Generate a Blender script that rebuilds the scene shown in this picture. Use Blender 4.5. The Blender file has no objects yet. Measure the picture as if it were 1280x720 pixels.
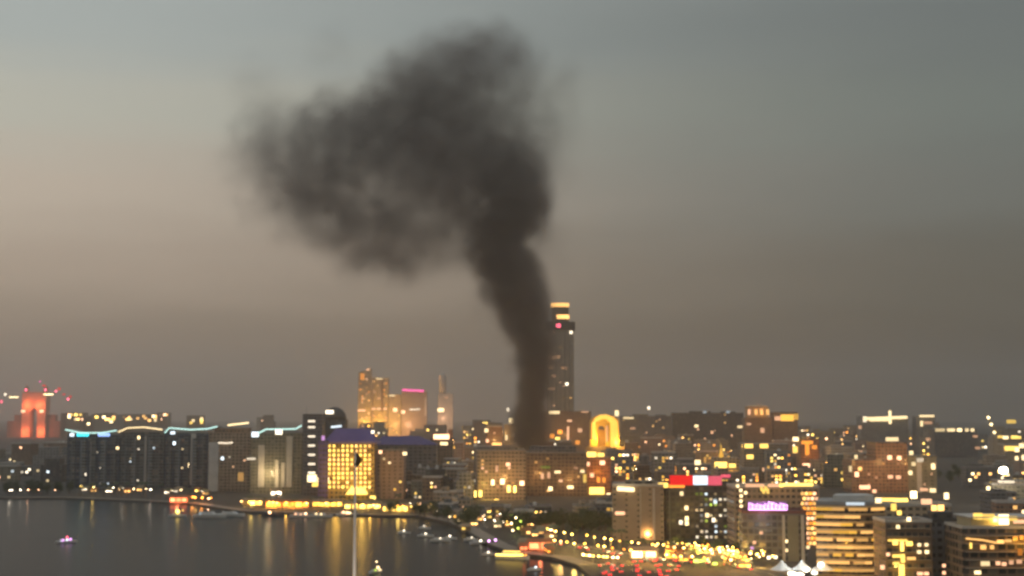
import bpy, math, random
from mathutils import Vector, Matrix, noise as mnoise
R = random.Random(7)
SC = bpy.context.scene
COL = SC.collection

# ------------------------------------------------------------------ camera
F = 1750.0                 # focal length in pixels of the 1280 px wide photograph
H = 80.0                   # eye height above the water
PITCH = math.atan(160.0 / F)
cam_data = bpy.data.cameras.new('camera')
cam = bpy.data.objects.new('camera', cam_data)
COL.objects.link(cam)
cam.location = (0, 0, H)
cam.rotation_euler = (math.radians(90) + PITCH, 0, 0)
cam_data.sensor_width = 36.0
cam_data.lens = 36.0 * F / 1280.0
cam_data.clip_start = 1.0
cam_data.clip_end = 60000.0
cam_data.dof.use_dof = True           # the photograph is softly out of focus all over
cam_data.dof.focus_distance = 25.0
cam_data.dof.aperture_fstop = 1.05
SC.camera = cam

# ------------------------------------------------------------------ sky
world = bpy.data.worlds.new('World')
SC.world = world
world.use_nodes = True


def srgb(r, g, b):
    f = lambda c: (c / 255 / 12.92) if c / 255 <= 0.04045 else ((c / 255 + 0.055) / 1.055) ** 2.4
    return (f(r), f(g), f(b), 1.0)


SKY_LEFT = [(0.0, (126, 114, 106)), (0.045, (139, 123, 113)), (0.10, (177, 158, 144)), (0.155, (195, 179, 163)),
            (0.21, (187, 185, 172)), (0.27, (168, 175, 172)), (0.42, (178, 182, 182)), (1.0, (196, 198, 198))]
SKY_RIGHT = [(0.0, (46, 42, 39)), (0.045, (54, 50, 47)), (0.10, (80, 77, 74)), (0.155, (97, 100, 98)),
             (0.21, (104, 111, 107)), (0.27, (101, 107, 106)), (0.42, (150, 154, 154)), (1.0, (190, 193, 194))]


def build_sky():
    nt = world.node_tree
    nt.nodes.clear()
    n = nt.nodes.new
    out = n('ShaderNodeOutputWorld')
    bg = n('ShaderNodeBackground')
    tc = n('ShaderNodeTexCoord')
    sep = n('ShaderNodeSeparateXYZ')
    nt.links.new(tc.outputs['Generated'], sep.inputs[0])

    def ramp(stops):
        r = n('ShaderNodeValToRGB')
        r.color_ramp.interpolation = 'EASE'
        els = r.color_ramp.elements
        els[0].position, els[0].color = stops[0][0], srgb(*stops[0][1])
        els[1].position, els[1].color = stops[-1][0], srgb(*stops[-1][1])
        for p, c in stops[1:-1]:
            e = els.new(p)
            e.color = srgb(*c)
        nt.links.new(layer.outputs[0], r.inputs[0])
        return r
    sno = n('ShaderNodeTexNoise')
    sno.inputs['Scale'].default_value = 7.0
    sno.inputs['Detail'].default_value = 4.0
    smp = n('ShaderNodeMapping')
    smp.inputs['Scale'].default_value = (.7, .7, 6)
    nt.links.new(tc.outputs['Generated'], smp.inputs['Vector'])
    nt.links.new(smp.outputs[0], sno.inputs['Vector'])
    cen = n('ShaderNodeMath')
    cen.operation = 'SUBTRACT'
    nt.links.new(sno.outputs[0], cen.inputs[0])
    cen.inputs[1].default_value = .5
    layer = n('ShaderNodeMath')
    layer.operation = 'MULTIPLY_ADD'
    nt.links.new(cen.outputs[0], layer.inputs[0])
    layer.inputs[1].default_value = .045
    nt.links.new(sep.outputs['Z'], layer.inputs[2])
    a, b = ramp(SKY_LEFT), ramp(SKY_RIGHT)
    # thin uneven dusk haze so that the bands of the sky are not ruler straight
    no = n('ShaderNodeTexNoise')
    no.inputs['Scale'].default_value = 5.0
    no.inputs['Detail'].default_value = 3.0
    mp = n('ShaderNodeMapping')
    mp.inputs['Scale'].default_value = (1, 1, 5)
    nt.links.new(tc.outputs['Generated'], mp.inputs['Vector'])
    nt.links.new(mp.outputs[0], no.inputs['Vector'])
    ad = n('ShaderNodeMath')
    ad.operation = 'MULTIPLY_ADD'
    nt.links.new(no.outputs[0], ad.inputs[0])
    ad.inputs[1].default_value = 0.10
    nt.links.new(sep.outputs['X'], ad.inputs[2])
    mr = n('ShaderNodeMapRange')
    mr.interpolation_type = 'SMOOTHSTEP'
    mr.inputs['From Min'].default_value = -0.34
    mr.inputs['From Max'].default_value = 0.41
    nt.links.new(ad.outputs[0], mr.inputs['Value'])
    mix = n('ShaderNodeMix')
    mix.data_type = 'RGBA'
    nt.links.new(mr.outputs[0], mix.inputs['Factor'])
    nt.links.new(a.outputs[0], mix.inputs['A'])
    nt.links.new(b.outputs[0], mix.inputs['B'])
    # the physical sky, sun just above the horizon on the bright side, adds its colour
    sky = n('ShaderNodeTexSky')
    sky.sky_type = 'NISHITA'
    sky.sun_disc = False
    sky.sun_elevation = math.radians(1.0)
    sky.sun_rotation = math.radians(-70)
    nis = n('ShaderNodeMix')
    nis.data_type = 'RGBA'
    nis.blend_type = 'ADD'
    nis.inputs['Factor'].default_value = 0.05
    nt.links.new(mix.outputs['Result'], nis.inputs['A'])
    nt.links.new(sky.outputs[0], nis.inputs['B'])
    bg.inputs['Strength'].default_value = 0.95
    nt.links.new(nis.outputs['Result'], bg.inputs['Color'])
    nt.links.new(bg.outputs[0], out.inputs['Surface'])


build_sky()
sun_data = bpy.data.lights.new('sun', 'SUN')
sun_data.energy = 0.05
sun_data.angle = math.radians(20)
sun_data.color = (1.0, 0.82, 0.66)
sun = bpy.data.objects.new('sun', sun_data)
COL.objects.link(sun)
sun.rotation_euler = (math.radians(86), 0, math.radians(-70))
sun.location = (-200, 0, 400)

SC.view_settings.view_transform = 'Standard'
SC.view_settings.look = 'None'
SC.view_settings.exposure = 0.0
SC.view_settings.gamma = 1.0
cy = SC.cycles
cy.use_denoising = True
cy.volume_bounces = 2
cy.max_bounces = 6
cy.diffuse_bounces = 2
cy.glossy_bounces = 3
cy.transparent_max_bounces = 32
cy.use_light_tree = True
cy.sample_clamp_indirect = 6.0

# ------------------------------------------------------------------ pixel <-> place
ct, st = math.cos(PITCH), math.sin(PITCH)


def ray(px, py):
    x, v = (px - 640) / F, (360 - py) / F
    d = Vector((x, ct - v * st, st + v * ct))
    return d / d.y


def at(px, py, D):
    d = ray(px, py)
    return Vector((d.x * D, D, H + d.z * D))


def on_ground(px, py, z=1.5):
    d = ray(px, py)
    t = (z - H) / d.z
    return Vector((d.x * t, t, z))


def dist_of(py, z=1.5):
    return on_ground(640, py, z).y


# ------------------------------------------------------------------ materials
MATS = {}


def principled(name, col, rough=0.8, metal=0.0, noise_amt=0.25, noise_scale=0.15, spec=0.3):
    if name in MATS:
        return MATS[name]
    m = bpy.data.materials.new(name)
    m.use_nodes = True
    nt = m.node_tree
    b = nt.nodes['Principled BSDF']
    b.inputs['Roughness'].default_value = rough
    b.inputs['Metallic'].default_value = metal
    b.inputs['Specular IOR Level'].default_value = spec
    tc = nt.nodes.new('ShaderNodeTexCoord')
    no = nt.nodes.new('ShaderNodeTexNoise')
    no.inputs['Scale'].default_value = noise_scale
    no.inputs['Detail'].default_value = 4
    nt.links.new(tc.outputs['Object'], no.inputs['Vector'])
    mr = nt.nodes.new('ShaderNodeMapRange')
    mr.inputs['To Min'].default_value = 1 - noise_amt
    mr.inputs['To Max'].default_value = 1 + noise_amt
    nt.links.new(no.outputs[0], mr.inputs['Value'])
    mx = nt.nodes.new('ShaderNodeVectorMath')
    mx.operation = 'SCALE'
    mx.inputs[0].default_value = col
    nt.links.new(mr.outputs[0], mx.inputs['Scale'])
    nt.links.new(mx.outputs[0], b.inputs['Base Color'])
    MATS[name] = m
    return m


WALLS = {'tan': (.34, .26, .19), 'beige': (.42, .36, .29), 'brown': (.22, .15, .105), 'grey': (.27, .26, .25), 'bluegrey': (.13, .15, .165),
         'dark': (.075, .075, .078), 'pink': (.36, .25, .2), 'white': (.56, .53, .49), 'sand': (.42, .33, .23), 'olive': (.23, .215, .16),
         'terracotta': (.3, .17, .11), 'navy': (.07, .1, .15), 'gold': (.4, .29, .11), 'purple': (.13, .1, .3), 'steel': (.2, .23, .25), 'slate': (.16, .155, .16)}


def facade(kind, fh=3.5, bw=3.4, fz=(.24, .7), fx=(.2, .8), glass=(.045, .048, .05)):
    name = f'facade_{kind}_{fh}_{bw}_{fz[0]}_{fx[0]}'
    if name in MATS:
        return MATS[name]
    col = WALLS[kind]
    m = bpy.data.materials.new(name)
    m.use_nodes = True
    nt = m.node_tree
    n, L = nt.nodes.new, nt.links.new
    b = nt.nodes['Principled BSDF']
    tc = n('ShaderNodeTexCoord')
    sp, sn = n('ShaderNodeSeparateXYZ'), n('ShaderNodeSeparateXYZ')
    L(tc.outputs['Object'], sp.inputs[0])
    L(tc.outputs['Normal'], sn.inputs[0])

    def math_(op, a, b_=None, c=None):
        q = n('ShaderNodeMath')
        q.operation = op
        for i, v in enumerate((a, b_, c)):
            if v is None:
                continue
            if isinstance(v, (int, float)):
                q.inputs[i].default_value = v
            else:
                L(v, q.inputs[i])
        return q.outputs[0]
    ax = math_('ABSOLUTE', sn.outputs[0])
    ay = math_('ABSOLUTE', sn.outputs[1])
    az = math_('ABSOLUTE', sn.outputs[2])
    side = math_('GREATER_THAN', ax, ay)
    dxy = math_('SUBTRACT', sp.outputs[1], sp.outputs[0])
    u = math_('MULTIPLY_ADD', side, dxy, sp.outputs[0])
    u = math_('ADD', math_('DIVIDE', u, bw), 200.5)
    v = math_('DIVIDE', sp.outputs[2], fh)
    fu, fv = math_('FRACT', u), math_('FRACT', v)
    mask = math_('MULTIPLY', math_('MULTIPLY', math_('GREATER_THAN', fu, fx[0]), math_('LESS_THAN', fu, fx[1])),
                 math_('MULTIPLY', math_('GREATER_THAN', fv, fz[0]), math_('LESS_THAN', fv, fz[1])))
    mask = math_('MULTIPLY', mask, math_('LESS_THAN', az, 0.5))
    cell = n('ShaderNodeCombineXYZ')
    L(math_('FLOOR', u), cell.inputs[0])
    L(math_('FLOOR', v), cell.inputs[1])
    wn = n('ShaderNodeTexWhiteNoise')
    wn.noise_dimensions = '2D'
    L(cell.outputs[0], wn.inputs['Vector'])
    curtain = math_('POWER', wn.outputs['Value'], 4.0)
    gm = n('ShaderNodeMix')
    gm.data_type = 'RGBA'
    gm.inputs['A'].default_value = (*glass, 1)
    gm.inputs['B'].default_value = (.26, .22, .17, 1)
    L(curtain, gm.inputs['Factor'])
    no = n('ShaderNodeTexNoise')
    no.inputs['Scale'].default_value = 0.09
    no.inputs['Detail'].default_value = 5
    L(tc.outputs['Object'], no.inputs['Vector'])
    mr = n('ShaderNodeMapRange')
    mr.inputs['To Min'].default_value = .72
    mr.inputs['To Max'].default_value = 1.25
    L(no.outputs[0], mr.inputs['Value'])
    wc = n('ShaderNodeVectorMath')
    wc.operation = 'SCALE'
    wc.inputs[0].default_value = col
    L(mr.outputs[0], wc.inputs['Scale'])
    mm = n('ShaderNodeMix')
    mm.data_type = 'RGBA'
    L(mask, mm.inputs['Factor'])
    L(wc.outputs[0], mm.inputs['A'])
    L(gm.outputs['Result'], mm.inputs['B'])
    L(mm.outputs['Result'], b.inputs['Base Color'])
    rr = n('ShaderNodeMapRange')
    rr.inputs['To Min'].default_value = .85
    rr.inputs['To Max'].default_value = .18
    L(mask, rr.inputs['Value'])
    L(rr.outputs[0], b.inputs['Roughness'])
    MATS[name] = m
    return m


LIGHT = {'warm': (1, .52, .15), 'yellow': (1, .64, .13), 'gold': (1, .52, .07), 'orange': (1, .33, .04), 'white': (1, .84, .62), 'cool': (.80, .92, 1), 'peach': (1, .52, .28),
         'red': (1, .006, .014), 'magenta': (1, .10, .42), 'violet': (.92, .45, 1), 'teal': (.05, .75, .85), 'blue': (.32, .5, 1), 'green': (.55, .75, .10),
         'rose': (1, .12, .2), 'mint': (.62, 1, .9), 'cream': (1, .74, .38), 'salmon': (1, .2, .075)}


def glow(col, s, lamp=False):
    name = f'light_{col}_{s}_{int(lamp)}'
    if name in MATS:
        return MATS[name]
    m = bpy.data.materials.new(name)
    m.use_nodes = True
    b = m.node_tree.nodes['Principled BSDF']
    b.inputs['Base Color'].default_value = tuple(.06 * q for q in LIGHT[col]) + (1,)
    s *= 1.25 if lamp else 1.0
    b.inputs['Emission Color'].default_value = (*LIGHT[col], 1)
    b.inputs['Emission Strength'].default_value = s
    m.cycles.emission_sampling = 'AUTO' if lamp else 'NONE'
    MATS[name] = m
    return m


# ------------------------------------------------------------------ meshes
class MB:
    def __init__(self):
        self.v, self.f = [], []

    def box(self, x0, x1, y0, y1, z0, z1):
        o = len(self.v)
        self.v += [(x0, y0, z0), (x1, y0, z0), (x1, y1, z0), (x0, y1, z0), (x0, y0, z1), (x1, y0, z1), (x1, y1, z1), (x0, y1, z1)]
        self.f += [tuple(o + i for i in q) for q in ((0, 3, 2, 1), (4, 5, 6, 7), (0, 1, 5, 4), (1, 2, 6, 5), (2, 3, 7, 6), (3, 0, 4, 7))]
        return self

    def prism(self, poly, z0, z1, top=None):
        o, n = len(self.v), len(poly)
        t = top or poly
        self.v += [(x, y, z0) for x, y in poly] + [(x, y, z1) for x, y in t]
        self.f.append(tuple(o + i for i in reversed(range(n))))
        self.f.append(tuple(o + n + i for i in range(n)))
        for i in range(n):
            j = (i + 1) % n
            self.f.append((o + i, o + j, o + n + j, o + n + i))
        return self

    def ring(self, outer, inner, z0, z1):
        o, n = len(self.v), len(outer)
        self.v += [(x, y, z0) for x, y in outer] + [(x, y, z1) for x, y in outer] + [(x, y, z0) for x, y in inner] + [(x, y, z1) for x, y in inner]
        for i in range(n):
            j = (i + 1) % n
            self.f += [(o + i, o + j, o + n + j, o + n + i), (o + 2 * n + j, o + 2 * n + i, o + 3 * n + i, o + 3 * n + j),
                       (o + n + i, o + n + j, o + 3 * n + j, o + 3 * n + i), (o + j, o + i, o + 2 * n + i, o + 2 * n + j)]
        return self

    def lathe(self, prof, n=16, cx=0, cy=0):
        o = len(self.v)
        for r, z in prof:
            for i in range(n):
                a = 2 * math.pi * i / n
                self.v.append((cx + r * math.cos(a), cy + r * math.sin(a), z))
        for k in range(len(prof) - 1):
            for i in range(n):
                j = (i + 1) % n
                self.f.append((o + k * n + i, o + k * n + j, o + (k + 1) * n + j, o + (k + 1) * n + i))
        self.f.append(tuple(o + i for i in reversed(range(n))))
        self.f.append(tuple(o + (len(prof) - 1) * n + i for i in range(n)))
        return self

    def tube(self, pts, r, n=8):
        o = len(self.v)
        rr = r if isinstance(r, (list, tuple)) else [r] * len(pts)
        pts = [Vector(p) for p in pts]
        for i, p in enumerate(pts):
            t = (pts[min(i + 1, len(pts) - 1)] - pts[max(i - 1, 0)]).normalized()
            a = t.cross(Vector((0, 0, 1)) if abs(t.z) < .95 else Vector((1, 0, 0))).normalized()
            b = t.cross(a)
            for k in range(n):
                q = 2 * math.pi * k / n
                self.v.append(tuple(p + a * rr[i] * math.cos(q) + b * rr[i] * math.sin(q)))
        for i in range(len(pts) - 1):
            for k in range(n):
                j = (k + 1) % n
                self.f.append((o + i * n + k, o + (i + 1) * n + k, o + (i + 1) * n + j, o + i * n + j))
        self.f.append(tuple(o + k for k in range(n)))
        self.f.append(tuple(o + (len(pts) - 1) * n + k for k in reversed(range(n))))
        return self

    def mesh(self, name, mat):
        me = bpy.data.meshes.new(name)
        me.from_pydata([tuple(v) for v in self.v], [], self.f)
        if mat:
            me.materials.append(mat)
        me.update()
        return me

    def build(self, name, mat, parent=None, smooth=False):
        me = self.mesh(name, mat)
        if smooth:
            for p in me.polygons:
                p.use_smooth = True
        return link(name, me, parent)


def link(name, data, parent=None, loc=None, rot=None):
    o = bpy.data.objects.new(name, data)
    COL.objects.link(o)
    if parent is not None:
        o.parent = parent
    if loc is not None:
        o.location = loc
    if rot is not None:
        o.rotation_euler = rot
    return o


LABELS = {}


def tag(o, label, cat, group=None, kind=None):
    if label:
        o['label'] = label
        LABELS.setdefault(label, []).append(o.name)
    if cat:
        o['category'] = cat
    if group:
        o['group'] = group
    if kind:
        o['kind'] = kind
    return o


def thing(name, label, cat, loc, rz=0.0, group=None):
    o = link(name, None, None, loc, (0, 0, rz))
    o.empty_display_size = 1
    return tag(o, label, cat, group)


def structure(o):
    o['kind'] = 'structure'
    return o


def copy_tree(o, parent=None):
    c = o.copy()
    COL.objects.link(c)
    c.parent = parent
    for ch in o.children:
        copy_tree(ch, c)
    return c


def lamp_or_fill(parent, loc, col, power, radius=0.6):
    l = bpy.data.lights.new('lamp_or_fill', 'POINT')
    l.energy = power
    l.color = LIGHT[col]
    l.shadow_soft_size = radius
    return link('lamp_or_fill', l, parent, loc)


# ------------------------------------------------------------------ ground, water
def build_setting():
    # water
    m = bpy.data.materials.new('sea_water')
    m.use_nodes = True
    nt = m.node_tree
    nt.nodes.clear()
    wout = nt.nodes.new('ShaderNodeOutputMaterial')
    wmix = nt.nodes.new('ShaderNodeMixShader')
    wdif = nt.nodes.new('ShaderNodeBsdfDiffuse')
    wdif.inputs['Color'].default_value = (.02, .024, .025, 1)
    wglo = nt.nodes.new('ShaderNodeBsdfGlossy')
    wglo.inputs['Roughness'].default_value = .2
    wglo.inputs['Color'].default_value = (.82, .83, .85, 1)
    wfr = nt.nodes.new('ShaderNodeFresnel')
    wfr.inputs['IOR'].default_value = 1.33
    wsc = nt.nodes.new('ShaderNodeMath')
    wsc.operation = 'MULTIPLY'
    wsc.inputs[1].default_value = .4
    nt.links.new(wfr.outputs[0], wsc.inputs[0])
    nt.links.new(wsc.outputs[0], wmix.inputs[0])
    nt.links.new(wdif.outputs[0], wmix.inputs[1])
    nt.links.new(wglo.outputs[0], wmix.inputs[2])
    nt.links.new(wmix.outputs[0], wout.inputs['Surface'])
    tc = nt.nodes.new('ShaderNodeTexCoord')
    n1 = nt.nodes.new('ShaderNodeTexNoise')
    n1.inputs['Scale'].default_value = .35
    n1.inputs['Detail'].default_value = 5
    n2 = nt.nodes.new('ShaderNodeTexNoise')
    n2.inputs['Scale'].default_value = .012
    n2.inputs['Detail'].default_value = 3
    nt.links.new(tc.outputs['Object'], n1.inputs['Vector'])
    nt.links.new(tc.outputs['Object'], n2.inputs['Vector'])
    mul = nt.nodes.new('ShaderNodeMath')
    mul.operation = 'MULTIPLY'
    nt.links.new(n1.outputs[0], mul.inputs[0])
    nt.links.new(n2.outputs[0], mul.inputs[1])
    bp = nt.nodes.new('ShaderNodeBump')
    bp.inputs['Strength'].default_value = .3
    bp.inputs['Distance'].default_value = .9
    nt.links.new(mul.outputs[0], bp.inputs['Height'])
    for q in (wdif, wglo, wfr):
        nt.links.new(bp.outputs[0], q.inputs['Normal'])
    w = MB()
    w.v = [(-19000, -2500, 0), (19000, -2500, 0), (19000, 21000, 0), (-19000, 21000, 0)]
    w.f = [(0, 1, 2, 3)]
    structure(w.build('water', m))
    # land: quay edge follows the bay
    shore = [(-420, 632), (-200, 628), (0, 624), (80, 624), (160, 627), (235, 631), (300, 641), (420, 645), (520, 647), (560, 655), (585, 668), (612, 684),
             (640, 694), (690, 700), (722, 710), (745, 730), (760, 800)]
    pts = [on_ground(x, y, 0) for x, y in shore]
    poly = [(-18500, pts[0].y + 300)] + [(p.x, p.y) for p in pts] + [(60, 260), (60, 60), (18500, 60), (18500, 20500), (-18500, 20500)]
    land = principled('land_ground', (.05, .047, .042), .9, 0, .45, .02)
    structure(MB().prism(poly, -3, 1.5).build('ground', land))
    # waterfront promenade and the road behind it, sheets above the ground
    pave = principled('pavement_stone', (.24, .2, .16), .8, 0, .2, .2)
    asph = principled('road_asphalt', (.05, .05, .05), .85, 0, .25, .1)
    paint = principled('road_paint', (.7, .7, .66), .7, 0, .15, .8)

    def strip(name, line, off0, off1, z, mat, thick=0.0):
        a, b_ = [], []
        for i, p in enumerate(line):
            q0, q1 = line[max(i - 1, 0)], line[min(i + 1, len(line) - 1)]
            t = (q1 - q0)
            t.z = 0
            t.normalize()
            nrm = Vector((-t.y, t.x, 0))
            a.append((p.x + nrm.x * off0, p.y + nrm.y * off0))
            b_.append((p.x + nrm.x * off1, p.y + nrm.y * off1))
        s = MB()
        n = len(line)
        if thick:
            s.prism(a + b_[::-1], z - thick, z)
        else:
            s.v = [(x, y, z) for x, y in a] + [(x, y, z) for x, y in b_]
            s.f = [(i, i + 1, n + i + 1, n + i) for i in range(n - 1)]
        return structure(s.build(name, mat))
    line = [p.copy() for p in pts[2:15]]
    strip('promenade', line, 1.5, 12, 1.504, pave)
    road = [on_ground(x, y) for x, y in ((640, 676), (700, 681), (760, 692), (830, 702), (900, 706), (960, 716), (1010, 740))]
    strip('road', road, -8, 8, 1.508, asph)
    strip('kerb', road, 8, 8.35, 1.63, pave, .13)
    strip('kerb', road, -8.35, -8, 1.63, pave, .13)
    strip('pavement', road, 8.35, 13, 1.62, pave, .115)
    strip('road_markings', road, -.12, .12, 1.512, paint)
    return pts, road


SHORE, ROAD = build_setting()

# ------------------------------------------------------------------ buildings
PLACED = []         # (x, y, r) footprints
KEEP = []           # (px0, px1, D, clear_py) what must stay visible
PANELS = {}


def panel(w, h, mat, t=.25):
    k = (round(w, 2), round(h, 2), mat.name, t)
    if k not in PANELS:
        PANELS[k] = MB().box(-w / 2, w / 2, -t, .02, -h / 2, h / 2).mesh('lit_panel', mat)
    return PANELS[k]


class Building:
    """One building: an Empty at its base, front towards the viewer."""

    def __init__(self, name, label, cat, px0, px1, top, D, dep=None, rot=0.0, group=None, keep=None):
        a, b = at(px0, 560, D), at(px1, 560, D)
        self.W = b.x - a.x
        self.top = at((px0 + px1) / 2, top, D).z - 1.5
        self.D, self.dep = D, dep or max(14.0, min(self.W * .8, 40))
        # the front face stands at distance D; the root sits at the footprint's centre
        rz = math.radians(rot)
        c = Vector(((a.x + b.x) / 2, D, 1.5)) + Matrix.Rotation(rz, 3, 'Z') @ Vector((0, self.dep / 2, 0))
        self.root = thing(name, label, cat, c, rz, group)
        self.c, self.rz = c, rz
        self.M = Matrix.Translation(c) @ Matrix.Rotation(rz, 4, 'Z')
        self.Mi = self.M.inverted()
        PLACED.append((c.x, c.y, math.hypot(self.W, self.dep) / 2 * .8))
        if keep:
            KEEP.append((px0, px1, D, keep))

    def loc(self, px, py, y=None):
        """local point where the view ray through a photo pixel meets the plane local y"""
        y = -self.dep / 2 if y is None else y
        o = self.Mi @ Vector((0, 0, H))
        d = self.Mi.to_3x3() @ ray(px, py)
        t = (y - o.y) / d.y
        return o + d * t

    def body(self, mat, z0=0, z1=None, sx=1.0, sy=1.0, name='wall', inset=0, x0=None, x1=None):
        w, d = self.W / 2 * sx, self.dep / 2 * sy
        xa, xb = (-w if x0 is None else x0), (w if x1 is None else x1)
        return MB().box(xa, xb, -d, d, z0 - (3 if z0 == 0 else 0), self.top if z1 is None else z1).build(name, mat, self.root)

    def parapet(self, mat, z=None, h=1.1, t=.4, name='parapet', over=.15):
        w, d = self.W / 2 + over, self.dep / 2 + over
        z = self.top if z is None else z
        MB().ring([(-w, -d), (w, -d), (w, d), (-w, d)], [(-w + t, -d + t), (w - t, -d + t), (w - t, d - t), (-w + t, d - t)], z - .35, z + h).build(name, mat, self.root)

    def roof_box(self, mat, fx=0.0, w=.35, h=3.2, name='plant_room', d=.4):
        W = self.W * w / 2
        x = self.W * fx
        MB().box(x - W, x + W, -self.dep * d / 2, self.dep * d / 2, self.top - .02, self.top + h).build(name, mat, self.root)

    def tank(self, fx):
        x = self.W * fx
        r = min(2.2, self.W * .09)
        MB().lathe([(r, self.top - .02), (r, self.top + 2.6), (r * .8, self.top + 3.1), (.2, self.top + 3.4)], 12, x, 0).build('water_tank', principled('tank_white', (.5, .5, .48), .6), self.root)

    def mast(self, fx, h):
        x = self.W * fx
        MB().tube([(x, 0, self.top - .1), (x, 0, self.top + h * .6), (x, 0, self.top + h)], [.3, .2, .1], 6).build('antenna', principled('mast_metal', (.3, .3, .3), .4, .7), self.root)

    def light(self, px, py, w, h, col, s, name='lit_window', y=None, lamp=False):
        """a lit opening of w x h metres at the photo pixel, on the front"""
        p = self.loc(px, py, y)
        return link(name, panel(w, h, glow(col, s, lamp)), self.root, p + Vector((0, -.02, 0)))

    def strip(self, p0, p1, th, col, s, name='light_strip', y=None, lamp=False, mid=()):
        pts = [self.loc(*p, y) for p in (p0, *mid, p1)]
        pts = [p + Vector((0, -th * .6, 0)) for p in pts]
        return MB().tube(pts, th / 2, 6).build(name, glow(col, s, lamp), self.root)

    def fin(self, px0, px1, py0, py1, mat, proud=.8, name='fin'):
        a, b = self.loc(px0, py0), self.loc(px1, py1)
        return MB().box(a.x, b.x, -self.dep / 2 - proud, -self.dep / 2 + .3, max(0, b.z), a.z).build(name, mat, self.root)

    def random_lights(self, n, cols, fh=3.5, bw=3.4, s=(2, 6), size=(2.1, 1.7), z0=4, z1=None, x0=None, x1=None):
        z1 = self.top - 1.5 if z1 is None else z1
        x0 = -self.W / 2 + 1 if x0 is None else x0
        x1 = self.W / 2 - 1 if x1 is None else x1
        fs = [k for k in range(int(z0 / fh), int(z1 / fh)) if (k + .75) * fh < z1]
        us = [k for k in range(int(math.ceil(x0 / bw)) - 1, int(x1 / bw) + 1) if x0 + size[0] / 2 < (k + 0) * bw < x1 - size[0] / 2]
        cells = [(u * bw, (k + .46) * fh) for u in us for k in fs]
        R.shuffle(cells)
        used = 0
        for x, z in cells[:n]:
            st_ = R.choice([s[0], (s[0] + s[1]) / 2, s[1]])
            link('lit_window', panel(size[0], size[1], glow(R.choice(cols), round(st_, 1))), self.root, (x, -self.dep / 2 - .02, z))
            used += 1
        return used


TRIM = principled('pale_trim', (.5, .47, .43), .7)
DARKTRIM = principled('dark_trim', (.07, .07, .07), .6)
GREYTRIM = principled('grey_trim', (.25, .24, .23), .7)
WARM = ['warm', 'yellow', 'cream', 'peach', 'gold', 'yellow', 'white']


def far_hotel_with_arch():
    D = 5200
    b = Building('palace_hotel', 'pink floodlit palace hotel with a tall central archway and corner turrets, far across the bay', 'hotel', 25.5, 55.5, 490, D, 50, keep=522)
    stone = principled('pink_stone', (.55, .36, .26), .8)
    W, d = b.W / 2, 25
    aw, ah = W * .3, b.top * .52
    # wall with an open arch through it
    prof = [(-W, -3), (-W, b.top), (W, b.top), (W, -3), (aw, -3), (aw, ah)]
    prof += [(aw * math.cos(t), ah + aw * 1.5 * math.sin(t)) for t in [math.pi * k / 12 for k in range(1, 12)]]
    prof += [(-aw, ah), (-aw, -3)]
    m = MB()
    n = len(prof)
    m.v = [(x, -d, z) for x, z in prof] + [(x, d, z) for x, z in prof]
    m.f = [tuple(range(n)), tuple(reversed(range(n, 2 * n)))] + [(i, n + i, n + (i + 1) % n, (i + 1) % n) for i in range(n)]
    m.build('wall', stone, b.root)
    for s in (-1, 1):
        x = s * (W - 8)
        MB().lathe([(8, b.top - .5), (8, b.top + 14), (9, b.top + 15), (6, b.top + 21), (1, b.top + 27)], 12, x, 0).build('turret', stone, b.root, True)
        link('roof_lamp', panel(6, 8, glow('rose', 6.0)), b.root, (x, -8.2, b.top + 8))
        # stepped side wings
        for k, (x0, x1, h) in enumerate(((W, W + 32, .5), (W + 32, W + 58, .36))):
            xa, xb = sorted((s * x0, s * x1))
            MB().box(xa, xb, -8, 22, -3, b.top * h).build('wing', facade('pink', 3.8, 5.0), b.root)
    for px, py, w, h, c, s in ((17, 496.5, 34, 5, 'cream', 4.0), (60.5, 493, 34, 5, 'cream', 5.0), (6.5, 493, 8, 8, 'white', 3.0), (70, 489, 7, 7, 'rose', 5.0), (85, 499, 7, 8, 'rose', 5.0),
                               (2, 502, 8, 10, 'rose', 2.5), (50, 477, 5, 5, 'magenta', 2.0), (74, 486, 10, 8, 'red', 1.2), (80, 493, 10, 6, 'red', 1.0), (55, 482, 12, 6, 'red', 1.0), (88, 496, 9, 9, 'red', .9)):
        b.light(px, py, w, h, c, s, name='beacon', y=-27)
    for px in (29, 52):
        b.light(px, 514, 14, 9, 'peach', 3.5)
    for x in (-30, 30):
        lamp_or_fill(b.root, (x, -46, 18), 'salmon', 1.15e5, 5)
        lamp_or_fill(b.root, (x * .8, -44, b.top * .7), 'salmon', 1.05e5, 5)


far_hotel_with_arch()


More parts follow.
